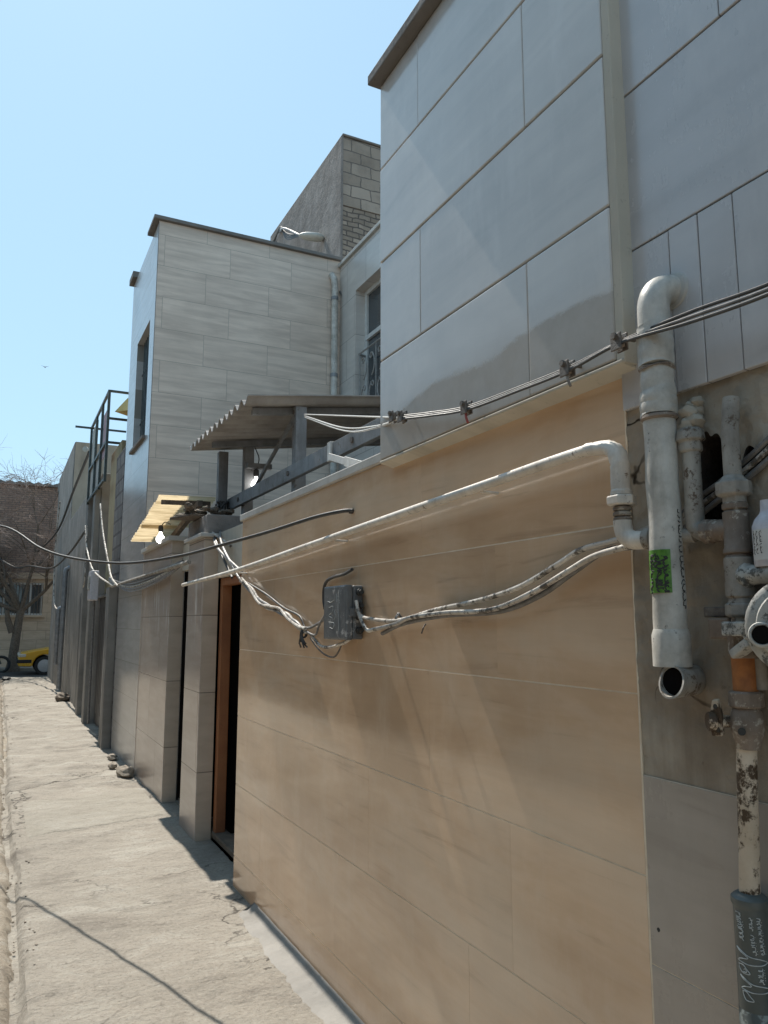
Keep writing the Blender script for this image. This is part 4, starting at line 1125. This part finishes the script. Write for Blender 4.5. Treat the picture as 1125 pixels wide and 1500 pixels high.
MB().lathe((gx, 1.212, 1.905), (0, -1, 0), [(0, 0.024), (0.004, 0.029), (0.018, 0.029), (0.02, 0.024), (0.034, 0.027), (0.04, 0.022)], 10).build('coupling', M['brownfit'], ra, False, 0.002)
gy = 1.128
rb = thing('gas_riser', (gx, gy, 0.6), 'tall gas riser with hex unions, valve and labelled dark sleeve at the right edge', 'pipe')
MB().tube([(gx + 0.012, gy, 2.20), (gx, gy, 2.12), (gx, gy, 1.995)], 0.019, 16).build('pipe', M['greypipe'], rb, True)
MB().lathe((gx, gy, 2.022), (0, 0, -1), [(0, 0.021), (0.012, 0.029), (0.014, 0.036), (0.018, 0.038), (0.042, 0.038), (0.046, 0.033), (0.047, 0.025), (0.062, 0.025)], 8).build('union_nut', M['greypipe'], rb, False, 0.002)
m = MB().lathe((gx, gy, 1.962), (0, 0, -1), [(0, 0.023), (0.004, 0.027), (0.014, 0.027), (0.018, 0.022), (0.022, 0.027), (0.10, 0.027), (0.104, 0.030), (0.112, 0.030), (0.114, 0.024), (0.124, 0.029)], 18)
m.lathe((gx, gy + 0.055, 1.905), (0, -1, 0), [(0, 0.024), (0.05, 0.024)], 14)
m.build('tee', M['brownfit'], rb, True)
m = MB().lathe((gx, gy, 1.842), (0, 0, -1), [(0, 0.024), (0.003, 0.0305), (0.085, 0.0305), (0.09, 0.025), (0.10, 0.028), (0.104, 0.023)], 18)
m.build('coupling', M['greypipe'], rb, True)
MB().lathe((gx - 0.004, gy - 0.016, 1.800), (-0.1, -1, 0.02), [(0, 0.026), (0.012, 0.028), (0.018, 0.021), (0.30, 0.0205)], 16).build('outlet_pipe', M['meter'], rb, True)
MB().lathe((gx, gy, 1.742), (0, 0, -1), [(0, 0.028), (0.003, 0.034), (0.026, 0.034), (0.03, 0.028)], 8).build('union_nut', M['greypipe'], rb, False, 0.002)
m = MB().lathe((gx, gy, 1.715), (0, 0, -1), [(0, 0.022), (0.02, 0.024), (0.03, 0.032), (0.085, 0.033), (0.09, 0.026)], 16).box(gx - 0.02, gx + 0.02, gy + 0.02, gy + 0.075, 1.665, 1.71)
m.build('cock_body', M['brownfit'], rb, False, 0.004)
MB().box(gx - 0.008, gx + 0.03, gy + 0.03, gy + 0.095, 1.712, 1.735).build('cock_lever', M['clamp'], rb, False, 0.003)
MB().box(gx - 0.055, gx - 0.015, gy - 0.045, gy + 0.012, 1.672, 1.702).obox((gx - 0.04, gy - 0.05, 1.66), (gx - 0.03, gy + 0.0, 1.632), 0.03, 0.02).build('bracket', M['meter'], rb, False, 0.004)
MB().tube([(gx, gy + 0.004, 1.632), (gx, gy + 0.004, 1.553)], 0.0255, 14).build('insulating_joint', M['orange'], rb, True)
MB().lathe((gx + 0.016, gy - 0.022, 1.625), (0, 0, -1), [(0, 0.014), (0.065, 0.014)], 10).build('pin', M['greypipe'], rb, True)
MB().lathe((gx, gy + 0.004, 1.556), (0, 0, -1), [(0, 0.030), (0.003, 0.036), (0.032, 0.036), (0.035, 0.030)], 8).build('union_nut', M['brownfit'], rb, False, 0.002)
m = MB().lathe((gx, gy + 0.006, 1.521), (0, 0, -1), [(0, 0.026), (0.012, 0.032), (0.045, 0.034), (0.058, 0.030), (0.07, 0.027), (0.085, 0.024)], 14)
m.build('valve_body', M['brownfit'], rb, True)
m = MB().lathe((gx - 0.03, gy + 0.045, 1.49), (-0.75, 0.45, 0), [(-0.02, 0.013), (0.012, 0.013), (0.014, 0.02), (0.03, 0.02)], 12)
m.prism([(gx - 0.048, gy + 0.030, 1.462), (gx - 0.048, gy + 0.058, 1.458), (gx - 0.048, gy + 0.062, 1.50), (gx - 0.048, gy + 0.052, 1.535), (gx - 0.048, gy + 0.036, 1.537), (gx - 0.048, gy + 0.028, 1.50)], (0.022, 0.013, 0))
m.build('valve_handle', M['flaking'], rb, False, 0.003)
for (dy, dz) in ((0.044, 1.522), (0.040, 1.474)): MB().lathe((gx - 0.047, gy + dy, dz), (-1, 0.1, 0), [(0, 0.0055), (0.002, 0.0055)], 10).build('screw_hole', M['ink'], rb)
MB().lathe((gx - 0.033, gy - 0.006, 1.475), (-0.8, -0.6, 0), [(0, 0.008), (0.003, 0.008)], 10).build('screw_hole', M['ink'], rb)
py_ = gy + 0.028
MB().tube([(gx, py_ - 0.018, 1.46), (gx, py_ - 0.012, 1.36), (gx, py_ - 0.006, 1.22), (gx, py_, 1.135)], 0.0205, 18).build('pipe', M['flaking'], rb, True)
SR = 0.0335
sv = MB().lathe((gx, py_, 1.146), (0, 0, -1), [(0, 0.022), (0.004, 0.030), (0.010, SR + 0.003), (0.020, SR + 0.004), (0.026, SR + 0.001), (0.03, SR), (0.225, SR), (0.226, SR - 0.001)], 30).build('sleeve', M['sleeve'], rb, True)
MB().lathe((gx, py_, 0.925), (0, 0, -1), [(0, SR - 0.001), (0.002, SR + 0.0006), (0.40, SR + 0.0006), (0.402, SR - 0.004)], 30).build('sleeve_end', M['sleeve_worn'], rb, True)
SA = atan2(-py_, -gx)
def zy(v): return onx(1088, v, gx - 0.02)[2]
def on_sl(x, y):
    q = max(-0.97, min(0.97, (x - 383) / 138.0))
    a = SA + asin(q)
    return (gx + (SR + 0.0006) * cos(a), py_ + (SR + 0.0006) * sin(a), zy(1280 + y * 0.1466))
lf = [(262, 715), (300, 745), (335, 770), (375, 782), (440, 792), (484, 820), (440, 848), (345, 856), (272, 842), (282, 818), (340, 795), (285, 748), (262, 715)]
ls = [lf, [(x + 14, y + 262) for x, y in lf]]
ls += [[(270, 875), (300, 870), (325, 905), (348, 945), (300, 950), (275, 915), (270, 875)], [(305, 915), (315, 900), (322, 935), (300, 935)], [(288, 1125), (312, 1122), (340, 1160), (366, 1198), (312, 1206), (292, 1160), (288, 1125)]]
MBs = strokes(on_sl, ls, 0.0009)
ls = letters(378, 410, 0, 24, 30, 24, 5) + letters(382, 580, 2, 26, 36, 26, 7) + letters(436, 410, 1.5, 25, 34, 26, 14)
MBs2 = strokes(on_sl, ls, 0.0007)
MBs3 = strokes(on_sl, letters(285, 380, 2, 24, 44, 28, 11), 0.0008)
MBs4 = strokes(on_sl, letters(430, 890, 1, 24, 46, 26, 6), 0.0008)
MBs.build('sleeve_emblem', M['chalk'], sv, True)
for q in (MBs2, MBs3, MBs4): q.build('sleeve_writing', M['chalk'], sv, True)

# meter and bottle shaped regulator cut by the frame edge
gm = thing('gas_meter', (1.38, 0.99, 1.7), 'round grey cast gas meter with an open port at the right edge of the photo', 'gas meter')
mc = Vector(onx(1172, 918, 1.40)); ma = Vector((-0.85, -0.5, 0)).normalized()
MB().lathe(mc - ma * 0.05, ma, [(0, 0.07), (0.01, 0.094), (0.06, 0.098), (0.066, 0.092), (0.068, 0.078), (0.076, 0.074), (0.08, 0.0)], 40).build('body', M['meter'], gm, True)
o_ = Vector((0, 0, H)); d_ = Vector(ray(1116, 930)); pl_ = mc + ma * 0.030
pc = o_ + d_ * ((pl_ - o_).dot(ma) / d_.dot(ma))
MB().lathe(pc - ma * 0.04, ma, [(0, 0.026), (0.035, 0.026), (0.041, 0.024), (0.042, 0.020), (0.036, 0.0185)], 24).build('port', M['meter'], gm, True)
MB().lathe(pc - ma * 0.003, ma, [(0, 0.0183), (0.0015, 0.0183)], 20).build('port_bore_shade', M['black'], gm)  # black disc painted in for the darkness inside the port
b0 = Vector(onx(1088, 928, 1.39)); b1 = Vector(onx(1112, 915, 1.40))
MB().obox(b0, b1, 0.032, 0.034).build('inlet_block', M['meter'], gm, False, 0.004)
rc = Vector(onx(1131, 800, 1.43)); rc.z = 0
rg_ = thing('gas_regulator', (rc.x, rc.y, 1.82), 'pale bottle shaped canister with printed paper label above the gas meter', 'canister')
MB().lathe((rc.x, rc.y, 1.815), (0, 0, 1), [(0, 0.034), (0.003, 0.036), (0.085, 0.036), (0.10, 0.030), (0.112, 0.020), (0.118, 0.018), (0.140, 0.017), (0.142, 0.0)], 28).build('canister', M['label'], rg_, True)
ra_ = atan2(-rc.y, -rc.x)
lb = arcpatch(rc.x, rc.y, 0.0363, ra_ - radians(72), ra_ + radians(30), 1.828, 1.892).build('paper_label', M['whiteframe'], rg_)
def on_rg(a, z): return (rc.x + 0.0372 * cos(ra_ + radians(a)), rc.y + 0.0372 * sin(ra_ + radians(a)), z)
strokes(on_rg, letters(-62, 1.885, 0, -0.006, 8, 0.006, 8) + letters(-48, 1.886, 0, -0.007, 9, 0.006, 7) + letters(-34, 1.884, 0, -0.006, 9, 0.005, 8), 0.0005, 4).build('label_writing', M['ink'], lb, True)

# ------------------------------------------------------------------ junction box and wiring
BX = 1.382
ya, yb = onx(506, 900, BX)[1], onx(474, 900, BX)[1]
za, zb_ = onx(490, 936, BX)[2], onx(490, 859, BX)[2]
jb = thing('junction_box', (W, (ya + yb) / 2, za), 'grey plastic junction box with scratched cover on the brown stone wall', 'junction box')
MB().box(1.42, W - 0.001, ya, yb, za, zb_).build('base', M['box'], jb, False, 0.006)
cv = MB().box(BX, 1.418, ya - 0.003, yb + 0.003, za - 0.003, zb_ + 0.003).build('cover', M['box'], jb, False, 0.008)
MB().box(1.40, 1.44, ya - 0.012, ya - 0.002, (za + zb_) / 2 - 0.02, (za + zb_) / 2 + 0.02).build('latch', M['box'], jb, False, 0.003)
m = MB()
for z in (za + 0.04, za + 0.10, zb_ - 0.09, zb_ - 0.03): m.lathe((1.447, ya, z), (0, -1, 0), [(0, 0.016), (0.02, 0.016), (0.022, 0.011), (0.035, 0.011)], 10)
m.build('cable_gland', M['ink'], jb, True)
def on_bx(y, z): return (BX - 0.0006, yb + (ya - yb) * y, za + (zb_ - za) * z)
strokes(on_bx, [[(0.2, 0.72), (0.35, 0.70), (0.5, 0.74)], [(0.25, 0.6), (0.45, 0.62), (0.4, 0.5), (0.25, 0.45), (0.4, 0.40)], [(0.5, 0.55), (0.55, 0.45), (0.5, 0.36)], [(0.3, 0.32), (0.5, 0.30), (0.45, 0.2), (0.3, 0.22)], [(0.7, 0.9), (0.68, 0.6), (0.72, 0.3), (0.7, 0.1)], [(0.6, 0.85), (0.63, 0.7)]], 0.0009, 4).build('scratches', M['chalk'], cv, True)
def wx(pts, X=1.452): return [onx(u, v, X) if len((u, v)) == 2 else None for u, v in pts]
CG = 'cables clipped along the brown stone wall'
# box to elbow
cable('cable', wx([(522, 892), (530, 903), (545, 907), (583, 909), (640, 893), (700, 880), (760, 860), (815, 828), (850, 806), (890, 795), (925, 785), (960, 770)], 1.432), 0.0085, M['whitewire'], 'upper dusty white cable sagging from the junction box to the gas elbow', 10, group=CG)
cable('cable', wx([(522, 880), (526, 900), (537, 922), (548, 922), (580, 914), (600, 905), (650, 898), (720, 893), (780, 868), (830, 838), (870, 815), (920, 800)], 1.424), 0.0085, M['whitewire'], 'lower dusty white cable looping below the junction box and up to the gas elbow', 10, group=CG)
cable('cable', wx([(560, 928), (590, 914), (650, 902), (730, 896), (790, 873), (840, 838), (885, 808), (930, 800), (960, 790)], 1.440), 0.0085, M['greywire'], 'grey weathered cable hanging just beneath the two white ones', 10, group=CG)
m = MB()
c0 = Vector(onx(584, 907, 1.44))
for k in range(5): m.tube([c0 + Vector((0.012 * cos(a), rnd(-.002, .002) + k * 0.004 - 0.008, 0.018 * sin(a))) for a in [i * 0.7 for i in range(10)]], 0.002, 5)
m.ball(c0 + Vector((0, 0, 0.018)), 0.008, 7, (1, 1, 1), 0.2)
tag(m.build('cable_tie', M['greywire'], None, True, loc=c0), 'wire tie knotted round the cables right of the junction box', 'cable tie')
c0 = Vector(onx(621, 918, 1.46))
tag(MB().tube(smooth_path([c0 + Vector((0.008, 0, 0.01)), c0, c0 + Vector((-0.01, -0.01, -0.008)), c0 + Vector((-0.008, 0.004, -0.025))], 4), 0.003, 6).build('nail', M['clamp'], None, True, loc=c0), 'small rusty nail in the stone below the white cables', 'nail')
# left of the box: twisted white pair and black ties
for k in range(3):
    base = [(352, 848), (366, 862), (380, 880), (392, 888), (410, 895), (424, 905), (436, 916), (447, 924)]
    pts = [onx(u + 2.0 * sin(i * 1.9 + k * 2.1), v + 3.2 * cos(i * 1.9 + k * 2.1), 1.436 - 0.008 * (k == 1)) for i, (u, v) in enumerate(base)]
    cable('cable', pts, 0.0095, M['whitewire'] if k < 2 else M['greywire'], ('front white strand of the twisted cables left of the junction box', 'back white strand of the twisted cables left of the junction box', 'grey strand of the twisted cables left of the junction box')[k], 9, group=CG)
cable('cable', wx([(447, 924), (456, 930), (468, 945), (480, 948), (495, 945), (510, 938), (518, 925), (520, 900)], 1.44), 0.0075, M['whitewire'], 'white cable curling under the junction box', 9, group=CG)
cable('cable', wx([(440, 918), (452, 920), (465, 914), (478, 905)], 1.44), 0.007, M['greywire'], 'short grey cable entering the left side of the junction box', 8, group=CG)
cable('cable', wx([(450, 926), (462, 930), (468, 915), (478, 898)], 1.435), 0.006, M['greywire'], 'thin grey cable looping up to the left side of the junction box', 8, group=CG)
cable('cable', wx([(455, 935), (466, 950), (478, 960), (490, 962), (498, 950), (500, 942)], 1.45), 0.0045, M['clamp'], 'thin brown wire loop hanging below the junction box', 6, group=CG)
cable('cable', wx([(476, 892), (474, 878), (475, 860), (480, 850), (490, 845), (504, 841), (516, 834)], 1.45), 0.008, M['darkwire'], 'short stiff black cable bent from a wall hole to the junction box', 8, group=CG)
cable('cable', wx([(352, 848), (370, 858), (392, 872), (415, 890), (438, 902), (446, 918)], 1.455), 0.006, M['darkwire'], 'black cable behind the twisted white strands', 7, group=CG)
m = MB()
c0 = Vector(onx(445, 928, 1.435))
for k in range(9):
    a = rnd(-1.2, 1.2)
    L = rnd(0.04, 0.085)
    m.tube(smooth_path([c0 + Vector((0, rnd(-.02, .02), 0.02)), c0 + Vector((-0.012, rnd(-.02, .02), 0)), c0 + Vector((-0.012, L * sin(a) * 0.5, -L * 0.6)), c0 + Vector((rnd(-.015, .01), L * sin(a), -L))], 4), 0.0045, 5)
for k in range(4): m.tube([c0 + Vector((0.015 * cos(a), k * 0.006 - 0.01, 0.022 * sin(a))) for a in [i * 0.7 for i in range(10)]], 0.004, 5)
tag(m.build('cable_tie', M['darkwire'], None, True, loc=c0), 'frayed black tape knot on the cables left of the junction box', 'cable tie')
# cable crossing the alley to the wall
def onv(u, v, p, q):
    d = ray(u, v); ex, ey = q[0] - p[0], q[1] - p[1]
    t = (p[0] * ey - p[1] * ex) / (d[0] * ey - d[1] * ex)
    return (t * d[0], t * d[1], H + t * d[2])
A, B = (1.45, 3.2), (0.0, 7.7)
pts = [onx(517, 748, 1.462)] + [onv(u, v, A, B) for u, v in ((500, 749), (460, 758), (400, 777), (340, 794), (260, 815), (180, 825), (110, 818), (60, 803), (0, 770))] + [(-0.65, 9.75, 2.75), (-1.3, 11.8, 3.2), (-2.6, 15.9, 4.3)]
cable('cable', pts, 0.0095, M['darkwire'], 'black overhead cable sagging across the alley to a hole in the brown wall', 10)
m = MB().lathe(onx(511, 749, 1.452), (0.9, -0.35, 0.05), [(0, 0.011), (0.012, 0.013), (0.03, 0.012)], 10)
tag(m.build('wall_plug', M['rubber'], None, True, loc=onx(514, 748, 1.46)), 'black taped end where the overhead cable enters the brown wall', 'cable end')
# bundle under the upper storey with clamps
CX = 1.362
base = [(1290, 350), (1125, 424), (1010, 465), (908, 502), (832, 541), (760, 570), (684, 598), (630, 607), (584, 612)]
for k, lab in enumerate(('topmost black line of the clamped wires below the grey slab wall', 'middle line of the clamped wires below the grey slab wall', 'lowest line of the clamped wires below the grey slab wall')):
    pts = [onx(u, v + (k - 1) * (7.5 if i < 3 else 2.4) * (1 if i != 3 else 0.5), CX - 0.005 * k) for i, (u, v) in enumerate(base)]
    cable('wire', pts, 0.0043, M['darkwire'] if k != 1 else M['greywire'], lab, 7, group='wires clamped below the grey slab wall')
e0 = onx(446, 607, 1.90)
for k, (mid, lab) in enumerate(((None, 'straight pale wire from the awning post to the slab wall'), ((500, 626), 'upper sagging pale wire between awning post and slab wall'), ((505, 631), 'lower sagging pale wire between awning post and slab wall'))):
    s0 = onx(584, 612 + k, CX)
    pts = [s0] + ([onv(*mid, s0[:2], e0[:2]), ] if mid else []) + [(e0[0], e0[1], e0[2] - 0.01 * k)]
    if mid: pts.insert(1, onv(552, 622 + k * 2, s0[:2], e0[:2]))
    cable('wire', pts, 0.005, M['whiteframe'], lab, 6, group='pale wires at the awning')
K = 'wire clamps on the slab wall'
for (u, v, red, lab) in ((908, 502, False, 'rusty wire clamp on the corner trim beside the waste pipe'), (832, 541, True, 'wire clamp with hanging tie nearest to the corner trim'), (684, 598, True, 'middle wire clamp with a red tag hanging below'), (590, 611, False, 'near one of the paired wire clamps at the far slab wall edge'), (577, 611, False, 'far one of the paired wire clamps at the far slab wall edge')):
    p = Vector(onx(u, v, CX))
    t = thing('wire_clamp', p, lab, 'clamp', K)
    MB().box(p.x - 0.016, p.x - 0.010, p.y - 0.018, p.y + 0.018, p.z - 0.022, p.z + 0.022).box(p.x + 0.006, p.x + 0.012, p.y - 0.018, p.y + 0.018, p.z - 0.022, p.z + 0.024).build('plate', M['clamp'], t, False, 0.002)
    MB().lathe((p.x - 0.024, p.y, p.z + 0.014), (1, 0, 0), [(0, 0.009), (0.008, 0.009), (0.0085, 0.0045), (U + 0.004 - p.x + 0.024, 0.0045)], 6).build('bolt', M['clamp'], t)
    MB().box(p.x - 0.009, p.x + 0.0055, p.y - 0.013, p.y + 0.013, p.z - 0.014, p.z + 0.012).build('insulator', M['brownfit'], t, False, 0.003)
    if red: MB().tube(smooth_path([p + Vector((-0.008, -0.004, -0.016)), p + Vector((-0.012, -0.012, -0.035)), p + Vector((-0.01, -0.020, -0.056))], 4), 0.0042, 6).build('tag', M['red'] if u == 684 else M['brownfit'], t, True)
# wires behind the risers, in the broken plaster
for k in range(3):
    pts = [onx(1135, 634 + k * 16, 1.458), onx(1100, 668 + k * 14, 1.462), onx(1060, 703 + k * 12, 1.468), onx(1026, 728 + k * 13, 1.476), onx(1000, 752 + k * 12, 1.48)]
    cable('cable', pts, 0.0075, M['greywire'] if k != 1 else M['whitewire'], ('top cable of the three emerging from the broken plaster behind the risers', 'middle cable of the three emerging from the broken plaster behind the risers', 'bottom cable of the three emerging from the broken plaster behind the risers')[k], 7, group='cables in the broken plaster')
# tangle at the awning beam end down to the brown wall
T = 'cables tangled at the end of the awning beam'
labs = ['grey cable of the tangle dropping straight past the door lintel', 'dark cable of the tangle bowing left above the red oxide doorway', 'thin cable of the tangle closest to the brown wall cap', 'pale cable of the tangle falling to the white gas pipe', 'loose dark loop of the tangle over the gate pillar']
P0 = Vector(onx(324, 742, 1.80))
ends = [(350, 846, 1.455), (340, 846, 1.52), (354, 838, 1.46), (338, 800, 1.55), (300, 770, 1.62)]
for k, (u, v, X) in enumerate(ends):
    e = Vector(onx(u, v, X)); mid = (P0 + e) / 2 + Vector((-0.12, 0.12 * (k - 2), 0.06 * (k % 2) - 0.08))
    cable('cable', [P0, P0 * 0.8 + mid * 0.2 + Vector((0, 0, -0.07)), mid, e], 0.011, (M['greywire'], M['darkwire'], M['greywire'], M['whitewire'], M['darkwire'])[k], labs[k], 7, group=T)
m = MB()
for k in range(16):
    m.tube(smooth_path([P0 + Vector((rnd(-.06, .06), rnd(-.1, .1), rnd(-.08, .06))) for _ in range(4)], 4), 0.010, 5)
tag(m.build('cable_tie', M['darkwire'], None, True, loc=P0), 'dark knot of tape binding the cable tangle at the awning beam end', 'cable tie')
# along the porch wall
L_ = 'cables along the porch wall'
tag(MB().tube([onx(277, 823, 1.42), onx(164, 859, 1.38)], 0.021, 8).build('conduit', M['greypipe'], None, True, loc=onx(277, 823, 1.42)), 'straight grey conduit crossing the porch wall above the cable loops', 'conduit')
for k in range(5):
    lab = ['highest dark cable drooping across the porch wall', 'second dark cable drooping across the porch wall', 'pale cable drooping across the porch wall', 'grey cable drooping low across the porch wall', 'lowest slack cable loop on the porch wall'][k]
    pts = [onx(268, 822 + k, 1.43), onx(245, 832 + 3 * k, 1.42), onx(215, 846 + 3.5 * k, 1.40), onx(190, 853 + 3.4 * k, 1.39), onx(172, 852 + 1.5 * k, 1.38), onx(160, 846 + k, 1.38)]
    cable('cable', pts, 0.011, (M['darkwire'], M['darkwire'], M['whitewire'], M['greywire'], M['greywire'])[k], lab, 6, group=L_)
for k, (pp_, lab, mt_) in enumerate((([(125, 770), (127, 800), (134, 830), (146, 845), (166, 858)], 'white cable falling from the sign frame to the porch conduit', 'whitewire'), ([(147, 738), (151, 780), (158, 820), (163, 845), (172, 858)], 'second white cable dropping from the sign frame beside the block wall', 'whitewire'), ([(128, 770), (126, 810), (124, 850), (122, 860)], 'pale cable hanging straight below the sign frame', 'whitewire'))):
    cable('cable', [onx(u, v, 1.33) for u, v in pp_], 0.013, M[mt_], lab, 6, group='cables below the sign frame')
pts = [onx(131, 662, 1.35), onx(108, 718, 1.36), onx(84, 778, 1.40), (1.1, 30.8, 4.3)]
cable('cable', pts, 0.028, M['darkwire'], 'thick black cable slanting down the tall far wall into the tree', 6)
pts = [onx(125, 778, 1.34), onx(100, 812, 1.30), onx(75, 832, 1.2), (0.75, 27.5, 3.55), (0.3, 29, 3.6), (-0.6, 31, 4.3)]
cable('cable', pts, 0.024, M['darkwire'], 'thinner dark cable sagging from the sign frame across the alley end', 6)
pts = [onx(88, 735, 1.42), onx(82, 790, 1.42), onx(79, 850, 1.42), onx(80, 885, 1.42), onx(87, 895, 1.42)]
cable('cable', pts, 0.018, M['whitewire'], 'thin white cable hanging down the far corner of the tall plaster house', 6)
